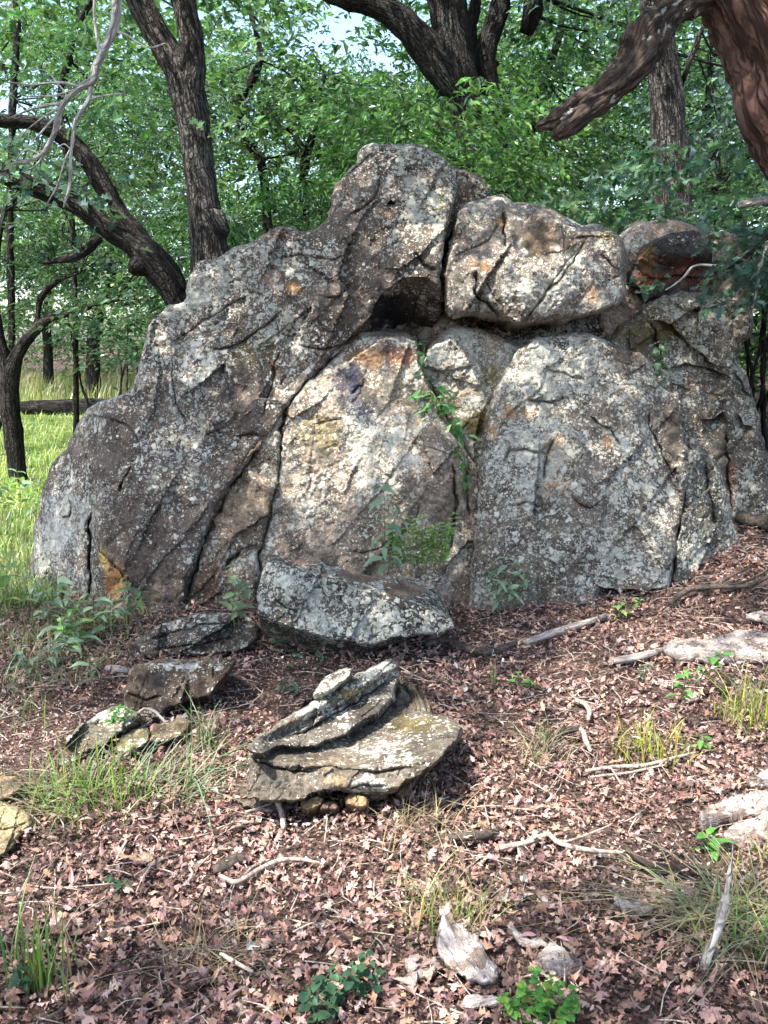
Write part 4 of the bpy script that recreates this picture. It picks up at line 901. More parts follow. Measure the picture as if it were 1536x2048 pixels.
# dead branch hanging in from above, with curling twigs
db = thing('dead_branch', 'bare grey dead branch with curling twigs hanging in from above beside the two limbs', 'branch', tuple(P(245., -40., 4.6)))
main = px_path([(262, -110, 10), (244, -20, 9), (226, 60, 8.5), (200, 120, 8), (186, 160, 8), (160, 185, 7), (134, 216, 6), (122, 255, 5.2), (106, 292, 4.6), (84, 316, 4), (56, 322, 3), (26, 318, 2)], 4.6)
tube('stem', main, 'deadbark', db, nseg=14, step=.012, bark=.006, wav=.03)
for rows in [[(176, 170, 6), (172, 210, 5.5), (152, 262, 5, -.05), (148, 310, 4, -.08), (138, 370, 3.4, -.1), (134, 415, 2, -.1)], [(204, 110, 5), (196, 70, 4.4), (186, 20, 4), (192, -40, 4)], [(160, 184, 4), (120, 172, 3.4), (70, 178, 2.6), (20, 166, 1.6)],
             [(134, 216, 4.4), (100, 218, 3.4), (60, 226, 2.6), (20, 232, 1.5)], [(126, 240, 3.6), (92, 262, 3), (74, 278, 2)], [(84, 316, 3.2), (60, 300, 2.6), (40, 304, 2), (24, 320, 1.4)], [(106, 292, 2.8), (70, 334, 2.2), (40, 340, 1.2)],
             [(172, 210, 3), (196, 196, 2.4), (236, 190, 1.6), (260, 196, 1)], [(150, 300, 2.4), (124, 346, 2.4), (108, 380, 2.2), (92, 416, 1.4)], [(140, 208, 3), (122, 180, 2.4), (96, 150, 1.8), (60, 140, 1)], [(226, 60, 4), (250, 66, 3), (290, 90, 2.4), (330, 84, 1.4)], [(128, 226, 2.4), (90, 240, 2), (50, 262, 1.4), (30, 290, 1)], [(150, 190, 2.6), (110, 200, 2.2), (60, 200, 1.4)], [(148, 310, 2.2), (130, 300, 1.8), (112, 318, 1.2)]]:
    tube('twig', px_path([(r[0], r[1], r[2] * .8, *r[3:]) for r in rows], 4.6), 'deadbark', db, nseg=8, step=.012, wav=.03, seed=0)

# thinner trunks in the wood behind
def bgtree(label, rows, Y, base, mat='darkbark', crowns=(), col=MG, leaf=.085, limbs=(), seed=0, kind='diamond', per=34, name='background_tree'):
    t, s = tree(name, label, [rows, *limbs], Y, mat, base, nseg=14, step=.12, bark=.008)
    if crowns:
        c, C = crown('crown', crowns, col, t, kind, per=per, leaf=leaf, L=.7, seed=seed, minz=1.2, filt=meadow_open)
        branchlets('branch', s[1:], C, t, 'darkbark', 40, .016)
    return t
bgtree('slim dark trunk at the far corner behind the dead branch', [(24, 700, 7), (20, 420, 7), (26, 200, 7), (34, 60, 7), (30, -60, 6), (40, -200, 4)], 12, (24, 900), crowns=[(-5.4, 12.4, 5.2, 2.0, 1.6, 1.4, 170)], seed=11)
bgtree('crooked sapling trunk behind the dead branch', [(150, 600, 5), (140, 380, 5), (120, 200, 6), (140, 120, 6), (150, 60, 6), (190, -20, 7), (210, -140, 4)], 13, (150, 880), crowns=[(-4.6, 13.6, 4.6, 1.8, 1.5, 1.2, 150)], seed=12)
bgtree('crooked dark tree between the oak trunk and the summit block', [(540, 600, 9), (535, 440, 9), (520, 320, 9), (490, 280, 9), (478, 240, 8), (480, 200, 9), (520, 120, 7), (500, 20, 5)], 13, (540, 880), crowns=[(-2.2, 13.8, 4.9, 2.0, 1.6, 1.1, 170), (-2.0, 13.6, 3.0, 1.4, 1.0, .8, 100)], seed=13, col=DG)
bgtree('small forked dark tree just beside the summit block, deep in the wood', [(612, 520, 9), (608, 380, 9), (612, 310, 10), (626, 270, 8), (632, 220, 6), (650, 150, 5)], 14, (612, 880), limbs=[[(612, 310, 8), (596, 280, 7), (582, 262, 5), (560, 250, 3)]], crowns=[(-1.0, 14.6, 5.5, 1.8, 1.5, 1.0, 120), (-1.2, 14.2, 3.3, 1.4, 1.0, .7, 90)], seed=14, col=MG)
bgtree('slender tree behind the dead limb tip', [(1050, 500, 9), (1056, 300, 9), (1090, 160, 8), (1120, 60, 7), (1130, -80, 5)], 14, (1050, 860), crowns=[(2.9, 14.4, 4.6, 1.8, 1.4, 1.6, 190)], seed=15, col=MG)
bgtree('slim trunk in shade between the upright oak and the bare pinkish trunk', [(1440, 600, 10), (1436, 380, 10), (1420, 220, 9), (1428, 80, 8), (1440, -60, 7)], 12.5, (1440, 880), crowns=[(4.8, 13, 4.5, 1.7, 1.4, 1.8, 170)], seed=16, col=DG)
bgtree('dark tree on the far side of the meadow under heavy foliage', [(186, 690, 13), (192, 660, 14), (200, 620, 10), (220, 560, 8), (230, 440, 6)], 26, (186, 792), crowns=[(-8.6, 26.5, 4.6, 2.6, 2.2, 1.6, 150), (-7.0, 27, 3.4, 2.6, 2.0, 1.2, 110)], seed=17, col=DG, leaf=.15)
bgtree('distant tree beyond the meadow close to the photo edge', [(96, 700, 9), (92, 640, 9), (100, 560, 8), (90, 440, 6)], 30, (96, 780), crowns=[(-11.4, 30, 4.8, 2.8, 2.2, 1.8, 150)], seed=18, col=DG, leaf=.16)

# ------------------------------------------------------------------ understorey
def shrub(label, px, Y, col, h, w, n, kind='simple', leaf=.09, per=22, seed=0, z0=.3, flat=.6, droop=.3, name='shrub', group=None, twm='darkbark', L=.5):
    b = P(float(px[0]), float(px[1]), Y); b[2] = gz(b[0], b[1])
    t = thing(name, label, 'shrub', tuple(b), group)
    src = []
    for k in range(4):
        a = rng.uniform(0, 6.28); e = b + np.array([math.cos(a) * w * .35, math.sin(a) * w * .3, h * rng.uniform(.55, .8)]); m = (b + e) / 2 + rng.normal(0, .08, 3)
        tube('stem', [[*b, .02], [*m, .016], [*e, .008]], twm, t, nseg=8, step=.08, wav=.03, seed=k); src += [m, e, b * .3 + e * .7]
    c, C = crown('foliage', [(b[0], b[1], b[2] + z0 + (h - z0) / 2, w, w * .8, (h - z0) / 2, n)], col, t, kind, per=per, leaf=leaf, seed=seed, flat=flat, droop=droop, L=L, thr=-.3)
    branchlets('branch', src, C, t, twm, 26, .008)
    return t
shrub('fresh green compound-leaved shrub filling the gap beside the oak trunk', (540, 470), 9.0, (.05, .135, .035), 3.3, 1.0, 120, 'narrow', .12, 26, 31, 1.0)
shrub('dark shrub pressed against the shaded notch behind the dark slab', (640, 470), 9.6, (.035, .09, .032), 2.9, .8, 80, 'narrow', .12, 24, 32, .9)
shrub('bright yellow-green shrub lit above the summit block', (880, 250), 9.0, (.08, .175, .05), 4.2, .95, 120, 'narrow', .15, 20, 33, 2.9, droop=.5)
shrub('mid-green shrub behind the sliver of rock', (1000, 400), 8.6, (.055, .135, .04), 3.3, .8, 95, 'narrow', .13, 22, 34, 1.3, droop=.5)
shrub('leafy shrub under the tip of the dead limb', (1130, 400), 8.2, (.07, .16, .06), 2.9, .7, 80, 'simple', .10, 20, 35, 1.2)
shrub('broad-leaved oak sapling crowding over the capping boulder', (1230, 420), 8.0, (.085, .17, .09), 2.75, .7, 85, 'oak', .13, 11, 36, 1.4)
shrub('blue-green oak sapling in front of the upright oak trunk', (1400, 400), 7.9, (.08, .16, .10), 3.0, .8, 110, 'oak', .13, 11, 37, 1.4)
shrub('oak sapling at the photo edge beside the red-faced block', (1530, 480), 7.2, (.07, .14, .09), 2.5, .55, 60, 'oak', .12, 11, 38, 1.5)
shrub('low leafy shrub between the leaning tree and the dark slab', (330, 500), 8.6, (.045, .10, .05), 2.6, 1.0, 90, 'simple', .08, 22, 39, .6)
shrub('dark shrub in the gap beyond the rear buttress', (1550, 700), 8.6, (.03, .07, .03), 3.0, .9, 120, 'simple', .09, 22, 41, .3)
shrub('shaded shrub behind the small meadow tree', (190, 640), 12.5, (.035, .08, .035), 2.6, 1.3, 80, 'simple', .09, 22, 40, 1.6)

# leafy twig reaching over the red-faced block
ob = thing('oak_branch', 'blue-green oak branch drooping over the red-faced block from the photo edge', 'branch', tuple(P(1620., 420., 6.2)))
tube('stem', px_path([(1640, 400, 8), (1580, 440, 6), (1530, 480, 5), (1480, 520, 4), (1440, 545, 2)], 6.2), 'darkbark', ob, nseg=8, step=.03, wav=.01)
tube('twig', px_path([(1540, 470, 3.4), (1520, 540, 3), (1512, 590, 2.4), (1504, 630, 1.6)], 6.2), 'deadbark', ob, nseg=8, step=.03, wav=.01)
tube('twig', px_path([(1450, 530, 3, .1), (1390, 532, 2.6, .1), (1366, 556, 2.4, .08), (1330, 580, 1.6, .05)], 6.2), 'deadbark', ob, nseg=8, step=.02, wav=.01)
Cb = np.array([P(u_, v_, y_) for u_, v_, y_ in [(1500, 500, 6.25), (1470, 520, 6.2), (1440, 545, 6.15), (1520, 540, 6.2), (1480, 570, 6.2), (1540, 500, 6.2), (1510, 470, 6.3), (1560, 560, 6.2), (1440, 580, 6.1), (1530, 600, 6.2), (1460, 490, 6.3), (1560, 460, 6.2)]])
pos, R, size = spray_leaves(Cb, rng.uniform(2.2, 4.5, len(Cb)), 14, .22, .085, .5, .5)
V, T, Cc = scatter(SHP['oak'], pos, R, size, leaf_cols(len(pos), (.05, .10, .07), .3))
mesh_obj('foliage', V, T, M['leaf'], ob, tuple(ob.location), False, {'lc': Cc})
tube('dead_stick', px_path([(1476, 412, 7), (1510, 404, 8), (1560, 396, 8), (1640, 380, 9)], 6.6), 'deadbark', None, nseg=10, step=.03, bark=.003)
tag(bpy.data.objects['dead_stick'], 'short pale stick jutting in from the photo edge over the oak leaves', 'stick')

# the wood behind, one mass
ell = []
r_ = np.random.default_rng(5)
for k in range(420):
    y = r_.uniform(13, 42); x = r_.uniform(-.62, .62) * y; z = r_.uniform(2.6 if (x < -.2 * y and y < 30) else 1.2, 3 + .28 * y)
    if -.12 < x / y < .07: z = min(z, 1.8 + .235 * y)
    if x < -.10 * y and y < 27 and k % 2: continue
    ell.append((x, y, z, r_.uniform(1.2, 2.6), r_.uniform(1, 2), r_.uniform(.7, 1.5), 26))
for k in range(95):
    y = r_.uniform(34, 60); ell.append((r_.uniform(-.6, .6) * y, y, r_.uniform(.5, 11), 3.6, 2.4, 2.0, 34))
for k in range(46):
    y = r_.uniform(33, 46); ell.append((r_.uniform(-.62, .1) * y, y, r_.uniform(.3, 2.6), 3.2, 2.0, 1.0, 30))
wf, CW = crown('woodland_foliage', ell, (.08, .16, .056), None, 'diamond', per=28, leaf=.185, L=1.0, clump=.5, thr=-.3, seed=50, var=.4, filt=lambda C: meadow_open(C) | (rng.random(len(C)) < .16))
wf['kind'] = 'stuff'; wf['label'] = 'dense green foliage of the wood behind the outcrop'
# ================================================================== LEAF LITTER
PAL = np.array([.95, .87, .83]) * np.array([(.25, .165, .145), (.34, .235, .21), (.42, .31, .285), (.15, .098, .085), (.41, .33, .30), (.31, .19, .14), (.20, .14, .122), (.39, .285, .26), (.085, .06, .052), (.44, .30, .22)])
def litter_points(n, xr, yr):
    p = np.stack([rng.uniform(*xr, n), rng.uniform(*yr, n)], -1)
    k = np.abs(p[:, 0]) < .46 * p[:, 1] + .9
    return p[k]
def worn(p):
    """patches where the leaves are trodden to crumbs"""
    return smooth(.0, .5, fbm(np.concatenate([p * .9, np.full((len(p), 1), 4.2)], 1), 3, 33))
def litter_leaves(p, smin, smax, tilt=.45, lift=.02):
    n = len(p); z = gz(p[:, 0], p[:, 1]) + np.abs(rng.normal(0, lift, n)) + .004
    pos = np.concatenate([p, z[:, None]], 1); w = worn(p)
    R = rotmats(rng.uniform(0, 6.283, n), rng.normal(0, tilt, n), rng.normal(0, tilt, n) + np.pi * (rng.random(n) < .4))
    col = PAL[rng.choice(len(PAL), n, p=[.20, .17, .10, .15, .03, .08, .13, .06, .06, .02])] * np.exp(rng.normal(0, .28, n))[:, None] * rng.uniform(.9, 1.1, (n, 3))
    patch = np.exp(.45 * fbm(np.concatenate([p * 1.3, np.zeros((n, 1))], 1), 2, 9) + .22 * w)
    return pos, R, (smin + (smax - smin) * rng.random(n) ** 1.5) * (1 - .5 * w), np.clip(col * 1.1 * patch[:, None], .02, .52)
def keep_litter(p):
    return p[rng.random(len(p)) > green_at(p[:, 0], p[:, 1]) * .93]
near = keep_litter(litter_points(72000, (-3.4, 3.4), (1.3, 3.7)))
far = keep_litter(np.concatenate([litter_points(76000, (-4.2, 4.4), (3.6, 7.2)), litter_points(8000, (1.6, 4.6), (6.8, 9.0))]))
dr = []
for s_ in range(10):                     # curled dry leaves for the middle distance: few faces
    r0 = np.random.default_rng(s_); ph = np.linspace(0, 2 * np.pi, 9)[:8] + r0.uniform(-.2, .2, 8); rad = np.where(np.arange(8) % 2 == 0, 1.0, r0.uniform(.4, .75, 8))
    V = np.concatenate([[[.5, 0, 0]], np.stack([.5 + .5 * np.cos(ph) * rad, .36 * np.sin(ph) * rad, ph * 0], -1)]); T = np.array([(0, 1 + i, 1 + (i + 1) % 8) for i in range(8)])
    V[:, 2] = r0.uniform(-.8, 1.2) * V[:, 1] ** 2 + r0.uniform(-.5, .5) * (V[:, 0] - .5) ** 2 + r0.uniform(-.8, .8) * (V[:, 0] - .5) * V[:, 1]; V += r0.uniform(-.09, .09, V.shape); dr.append((V, T))
slv = [leaf_shape('narrow')]
k1 = rng.random(len(near)) < .27 * (1 - .7 * worn(near)); k2 = rng.random(len(far)) < .7
out = [scatter(SHP['dry'], *litter_leaves(near[k1], .014, .046, .5, .020)), scatter(dr, *litter_leaves(near[~k1], .007, .034, .6, .016)),
       scatter(dr, *litter_leaves(far[k2], .018, .05, .6, .018)), scatter(slv, *litter_leaves(far[~k2], .012, .05, .5, .022)), scatter(slv, *litter_leaves(keep_litter(litter_points(9000, (-3.4, 3.4), (1.3, 3.7))), .015, .06, .4, .024))]
V1 = np.concatenate([o[0] for o in out]); offs = np.cumsum([0] + [len(o[0]) for o in out[:-1]])
T1 = np.concatenate([o[1] + k for o, k in zip(out, offs)]); C1_ = np.concatenate([o[2] for o in out])
V2 = np.zeros((0, 3)); T2 = np.zeros((0, 3), int); C2_ = np.zeros((0, 3))
lit = mesh_obj('leaf_litter', np.concatenate([V1, V2]), np.concatenate([T1, T2 + len(V1)]), M['litter'], ground, (0, 0, 0), False, {'lc': np.concatenate([C1_, C2_])})
lit['kind'] = 'stuff'
# the nearest leaves one by one
protos = []
for i in range(16):
    V, T = SHP['dry'][i]; c = PAL[i % 10] * (.85 + .5 * rng.random())
    me_o = mesh_obj('fallen_leaf', V, T, M['litter'], None, (0, 0, 0), False, {'lc': np.tile(c, (len(V), 1))}); protos.append(me_o.data); bpy.data.objects.remove(me_o)
uu = rng.uniform(-10, 1546, 300); vv_ = 2050 - 330 * rng.random(300) ** 1.5
for i in range(300):
    g = G(uu[i], vv_[i], .022 + .012 * rng.random()); s = rng.uniform(.032, .054)
    Rm_ = Matrix.Rotation(rng.uniform(0, 6.28), 4, 'Z') @ Matrix.Rotation(rng.normal(0, .35), 4, 'X') @ Matrix.Rotation(rng.normal(0, .35), 4, 'Y')
    child('fallen_leaf', protos[i % 16], ground, Matrix.Translation(g) @ Rm_ @ Matrix.Scale(s, 4))
# a few leaves caught on the rocks are left out; small twigs of the litter, too small to pick apart
Vs, Ts, Qs, Bs = [], [], [], []; off = 0
tp = litter_points(3200, (-3.6, 3.8), (1.4, 7)); tp = tp[green_at(tp[:, 0], tp[:, 1]) < .4]
for p in tp:
    L_ = rng.uniform(.05, .20); an = rng.uniform(0, 6.28); e = p + L_ * np.array([math.cos(an), math.sin(an)]); m = (p + e) / 2 + rng.normal(0, .012, 2); r0 = rng.uniform(.0012, .0032)
    zz = gz(np.array([p[0], m[0], e[0]]), np.array([p[1], m[1], e[1]])) + rng.uniform(.018, .035)
    V, t, q, bk = tube_data([[*p, zz[0], r0], [*m, zz[1] + .006, r0 * .9], [*e, zz[2], r0 * .6]], nseg=5, step=.05)
    Vs.append(V); Ts.append(t + off); Qs.append(q + off); Bs.append(bk); off += len(V)
tw = mesh_obj('twig_litter', np.concatenate(Vs), [np.concatenate(Ts), np.concatenate(Qs)], M['twig'], ground, (0, 0, 0), attrs={'bk': np.concatenate(Bs)}); tw['kind'] = 'stuff'

# ================================================================== STICKS, BARK, LOGS
def stick(name, label, rows, mat='twig', forks=(), lift=.034, bark=.002, nseg=10, cat='stick', flat=1.0):
    """rows (u, v, radius_px[, height]) lying on the ground"""
    def path(rs):
        out = []
        for r in rs:
            g = G(float(r[0]), float(r[1])); dep = pix(g)[2]; rad = r[2] * dep / F
            out.append([g[0], g[1], g[2] + lift + (r[3] if len(r) > 3 else 0) + rad * .5, rad])
        return out
    p0 = path(rows)
    if not forks:
        return tag(tube(name, p0, mat, None, nseg=nseg, step=.02, bark=bark, wav=.006, flat=flat), label, cat)
    t = thing(name, label, cat, tuple(p0[0][:3]))
    tube('stem', p0, mat, t, nseg=nseg, step=.02, bark=bark, wav=.006)
    for f in forks: tube('fork', path(f), mat, t, nseg=8, step=.02, wav=.006)
    return t
stick('fallen_twig', 'pale forked twig standing out below the foreground stone', [(566, 1676, 5), (562, 1644, 5), (546, 1620, 5, .03), (526, 1598, 4, .06)], forks=[[(552, 1622, 3.5, .02), (552, 1600, 3, .05), (544, 1578, 2.4, .08)], [(546, 1624, 3), (520, 1634, 3), (490, 1642, 2.2)]])
stick('fallen_twig', 'long curved pale twig with a bend across the open litter', [(440, 1772, 4), (470, 1786, 4.4), (484, 1782, 4), (520, 1760, 4), (560, 1742, 4), (600, 1738, 3.4), (640, 1744, 2.4)], forks=[[(484, 1780, 3), (510, 1752, 2.6), (540, 1740, 2)]])
stick('fallen_twig', 'thin curled twig in the middle of the open litter', [(360, 1796, 2.4), (378, 1782, 2.6), (386, 1764, 2.6), (380, 1756, 2)])
stick('fallen_twig', 'pale forked twig by the flat brown stone', [(232, 1742, 2.4), (246, 1716, 2.6), (258, 1694, 2)], forks=[[(242, 1722, 2), (236, 1704, 1.6)]])
stick('fallen_twig', 'straight pale twig below the dry grass tuft', [(440, 1930, 4), (470, 1948, 3.6), (506, 1966, 3)])
stick('charred_stick', 'short thick black rotten stick on the open litter', [(426, 1752, 9), (450, 1744, 12), (476, 1730, 12), (498, 1726, 8)], 'darktwig', bark=.006, nseg=14, lift=.01)
stick('rotten_branch', 'long crumbling dark branch among leaves above the thin grass', [(196, 1886, 8), (226, 1870, 12), (256, 1856, 11), (300, 1842, 9), (316, 1832, 5)], 'darktwig', bark=.006, nseg=14, lift=.0)
stick('fallen_twig', 'long pale branching twig crossing the sunny litter', [(1000, 1716, 5), (1050, 1706, 5), (1094, 1690, 4.4), (1112, 1704, 4.4), (1150, 1716, 4.4), (1200, 1722, 4), (1244, 1724, 3)], forks=[[(1094, 1690, 3), (1096, 1680, 2.4)], [(1120, 1706, 2.4), (1160, 1694, 2), (1220, 1670, 1.4)]])
stick('fallen_branch', 'gnarled grey-brown branch lying behind the large grass clump', [(1246, 1714, 4), (1270, 1736, 5), (1296, 1752, 6), (1340, 1762, 6), (1380, 1756, 5), (1420, 1760, 4)], 'deadlimb', bark=.005, nseg=14)
stick('fallen_branch', 'dark knotted branch half buried in litter beneath the broad face block', [(850, 1304, 6), (890, 1296, 8), (930, 1310, 8), (980, 1318, 7), (1030, 1300, 6)], 'darktwig', bark=.005, nseg=12)
stick('fallen_branch', 'long grey branch slanting up the litter toward the face block', [(1050, 1300, 6), (1100, 1284, 7), (1150, 1266, 7), (1210, 1244, 5)], 'grey', bark=.005, nseg=12)
stick('fallen_branch', 'pair of long brown twigs running along the foot of the buttress flank', [(1340, 1226, 5), (1380, 1204, 5), (1430, 1194, 5), (1500, 1192, 4.4), (1580, 1190, 4)], 'darktwig', forks=[[(1380, 1206, 4), (1430, 1200, 4), (1490, 1180, 3), (1560, 1176, 3)], [(1430, 1194, 3), (1460, 1170, 2.4), (1500, 1150, 2)]], lift=.05)
stick('fallen_branch', 'thick dark root-like branch beside the pale cobble', [(1462, 1040, 10), (1490, 1054, 12), (1520, 1066, 12), (1570, 1080, 11)], 'darktwig', bark=.01, nseg=16)
stick('fallen_branch', 'split brown stick ending in a point below the grey plank', [(1216, 1340, 3), (1240, 1336, 7), (1280, 1328, 7), (1320, 1316, 5), (1340, 1310, 3)], 'grey', bark=.006, nseg=12)
stick('fallen_twig', 'thin pale twig pile on the litter next to the brown cobble', [(1170, 1560, 3), (1230, 1552, 3.4), (1290, 1548, 3.4), (1350, 1530, 3), (1390, 1520, 2)], forks=[[(1180, 1572, 2.4), (1250, 1564, 2.6), (1330, 1546, 2)], [(1220, 1552, 2), (1236, 1580, 2), (1246, 1596, 1.4)]])
stick('fallen_twig', 'bleached curved twig standing beside the blue-green grass blades', [(1150, 1416, 4), (1168, 1424, 4.4), (1178, 1440, 4.4), (1176, 1456, 3)])
stick('fallen_twig', 'bleached stub twig lower down beside the dark hollowed stick', [(1150, 1470, 4), (1166, 1480, 4.6), (1172, 1500, 4.6), (1180, 1520, 3)])
stick('fallen_branch', 'dark hollowed stick half hidden in the sunny litter', [(1110, 1490, 4), (1130, 1480, 7), (1160, 1474, 5)], 'darktwig', bark=.004)
stick('fallen_twig', 'mossy dark stick on the litter behind the middle grass tuft', [(896, 1696, 5), (930, 1698, 8), (970, 1692, 7), (1000, 1680, 4)], 'darktwig', bark=.004)
stick('fallen_twig', 'bent twig looping over the small mossy rock', [(262, 1472, 2.6, .02), (286, 1456, 2.6, .05), (310, 1456, 2.4, .04), (330, 1466, 2, .02), (350, 1474, 1.6)], 'grey')
stick('fallen_twig', 'short brown stick beside the step rock', [(214, 1352, 6), (236, 1354, 7), (258, 1356, 5)], 'grey', bark=.003)
g_ = G(1414., 1936.)
tag(tube('leaning_twig', px_path([(1402, 1942, 8), (1412, 1905, 6.5), (1428, 1870, 5.5), (1434, 1830, 6), (1438, 1795, 5), (1442, 1765, 2.5), (1452, 1700, 1.4), (1462, 1650, 1)], float(g_[1])), 'deadbark', None, nseg=12, step=.006, bark=.008, wav=.03), 'grey lichened twig upright beside the large grass clump', 'stick')

def slab(name, label, poly, thick, mat, lift=.02, amp=.012, seed=0, tilt=(0, 0), cat='wood', grain=(1, 0), step=3.0, dome=.0):
    """a flat piece (bark, plank) on the ground: outline in photo pixels, real thickness, grain along a direction"""
    pl = resample(jag(poly, 9, 3.0, seed + 3, True), step)
    lo, hi = pl.min(0), pl.max(0); gu, gv = np.meshgrid(np.arange(lo[0], hi[0], step), np.arange(lo[1], hi[1], step))
    pts = np.stack([gu.ravel(), gv.ravel()], -1) + rng.uniform(-.3, .3, (gu.size, 2)) * step
    pts = pts[inside(pts, pl)]; d = seg_dist(pts, pl[::2], True)[0]; pts = pts[d > step * .55]; n = len(pl)
    vv, ee, ff = delaunay_2d_cdt([Vector(p) for p in np.concatenate([pl, pts])], [], [list(range(n))], 1, 1e-3)[:3]
    uv = np.array([tuple(p) for p in vv]); tri = np.array([f for f in ff if len(f) == 3], np.int32)
    used = np.unique(tri); mp = -np.ones(len(uv), int); mp[used] = np.arange(len(used)); uv = uv[used]; tri = mp[tri]
    B = G(uv[:, 0], uv[:, 1]); c = B.mean(0)
    zb = c[2] + (B[:, 0] - c[0]) * tilt[0] + (B[:, 1] - c[1]) * tilt[1] + lift
    dd = seg_dist(uv, pl[::2], True)[0]
    ga = np.array(grain, float); ga /= np.linalg.norm(ga); al = (B[:, :2] - c[:2]) @ ga; ac = (B[:, :2] - c[:2]) @ np.array([-ga[1], ga[0]])
    q = np.stack([al * 4, ac * 38, al * 0 + seed], -1)
    top = zb + thick + amp * 1.5 * fbm(q, 3, seed + 5) + amp * 1.1 * fbm(np.stack([al * 14, ac * 22, al * 0 + seed], -1), 3, seed) - thick * .35 * smooth(3, 0, dd) + dome * (1 - smooth(0, .08, np.abs(ac)))
    crk = np.abs(noise(np.stack([al * 3, ac * 16, al * 0 + seed + 2], -1), 3)); top -= .6 * amp * smooth(.06, 0, crk)
    V = np.stack([B[:, 0], B[:, 1], top], -1)
    e = np.concatenate([tri[:, [0, 1]], tri[:, [1, 2]], tri[:, [2, 0]]]); key = np.sort(e, 1)
    _, inv, cnt = np.unique(key[:, 0] * 10 ** 7 + key[:, 1], return_inverse=True, return_counts=True); be = e[cnt[inv] == 1]; bv = np.unique(be)
    loc = -np.ones(len(V), int); loc[bv] = np.arange(len(bv)); low = V[bv].copy(); low[:, 2] = zb[bv] - .004; low[:, :2] = c[:2] + (low[:, :2] - c[:2]) * .97
    AV = np.concatenate([V, low, [low.mean(0)]]); ni = len(V) + loc
    quad = np.stack([be[:, 1], be[:, 0], ni[be[:, 0]], ni[be[:, 1]]], -1); bot = np.stack([ni[be[:, 1]], ni[be[:, 0]], np.full(len(be), len(AV) - 1)], -1)
    nz = np.cross(V[tri[0, 1]] - V[tri[0, 0]], V[tri[0, 2]] - V[tri[0, 0]])[2]
    F_ = [np.concatenate([tri, bot]), quad]
    if nz < 0: F_ = [f[:, ::-1] for f in F_]
    bkv = np.stack([(AV[:, :2] - c[:2]) @ np.array([-ga[1], ga[0]]), AV[:, 2], (AV[:, :2] - c[:2]) @ ga], -1)
    return tag(mesh_obj(name, AV, F_, M[mat], None, tuple(c), True, {'bk': bkv}), label, cat)
slab('bark_piece', 'large pale pinkish wood slab with a pointed top lying on the near leaves', [(878, 1846), (896, 1852), (914, 1880), (934, 1892), (952, 1912), (970, 1940), (996, 1976), (994, 1998), (968, 1996), (940, 1994), (906, 1976), (888, 1958), (872, 1940), (872, 1900), (884, 1880)], .016, 'pale', .05, .010, 1, (.0, .05), grain=(.35, -1))
slab('bark_piece', 'small grey bark chip at the frame bottom below the pale slab', [(922, 2036), (940, 2020), (974, 2012), (996, 2014), (1000, 2026), (966, 2034), (940, 2044)], .014, 'pale', .03, .005, 2, grain=(1, .3))
slab('bark_piece', 'crumbled grey bark tucked under the pale slab', [(806, 1946), (830, 1932), (870, 1930), (880, 1950), (862, 1968), (820, 1966)], .02, 'grey', .015, .012, 3, grain=(1, 0))
slab('bark_piece', 'upright grey bark sliver beside the crumbled bark', [(816, 1960), (830, 1946), (838, 1970), (832, 2000), (820, 2004), (812, 1984)], .012, 'grey', .02, .005, 4, grain=(.1, 1))
slab('bark_piece', 'whitish split wood shard right of the pale slab', [(1014, 1876), (1034, 1884), (1060, 1902), (1090, 1904), (1092, 1912), (1064, 1916), (1040, 1908)], .016, 'pale', .03, .006, 5, grain=(1, -.4))
slab('bark_piece', 'thick dark rotten bark chunk topped with pale wood above the bright herb', [(1072, 1926), (1096, 1916), (1130, 1922), (1160, 1936), (1166, 1952), (1136, 1962), (1100, 1960), (1080, 1944)], .035, 'grey', .005, .010, 6, grain=(1, -.1))
slab('bark_piece', 'weathered pale bark shard behind the large grass clump', [(1228, 1820), (1250, 1808), (1290, 1812), (1312, 1824), (1296, 1838), (1250, 1838)], .02, 'pale', .012, .009, 7, grain=(1, 0))
slab('weathered_plank', 'long flat grey weathered log slice lying near the photo edge', [(1322, 1322), (1350, 1302), (1400, 1296), (1450, 1286), (1470, 1274), (1540, 1274), (1600, 1280), (1600, 1320), (1540, 1330), (1480, 1332), (1420, 1334), (1360, 1338)], .05, 'grey', .0, .012, 8, grain=(1, .1))
slab('weathered_log', 'bleached white split log end in the sun at the photo edge', [(1394, 1652), (1420, 1628), (1460, 1610), (1520, 1596), (1590, 1590), (1600, 1636), (1540, 1644), (1490, 1640), (1440, 1660), (1400, 1668)], .045, 'pale', .0, .016, 9, grain=(1, .35))
slab('weathered_log', 'bleached white grained log piece below the split log end', [(1444, 1690), (1470, 1668), (1510, 1654), (1560, 1644), (1600, 1650), (1600, 1690), (1540, 1696), (1490, 1704), (1456, 1706)], .05, 'pale', .0, .016, 10, grain=(1, .3))
slab('bark_piece', 'pale bark strip in the litter above the log end', [(1490, 1568), (1520, 1560), (1580, 1556), (1590, 1576), (1530, 1586), (1496, 1584)], .02, 'pale', .02, .008, 11, grain=(1, .1))
slab('bark_piece', 'grey bark flake on the litter near the flat low rock', [(1492, 1252), (1520, 1240), (1580, 1236), (1580, 1262), (1530, 1262)], .03, 'pale', .03, .012, 12, grain=(1, .2))
slab('bark_piece', 'small white chip of wood beside the green seedling', [(1372, 1410), (1388, 1398), (1402, 1396), (1396, 1410), (1378, 1418)], .03, 'pale', .02, .006, 13, grain=(1, .4))
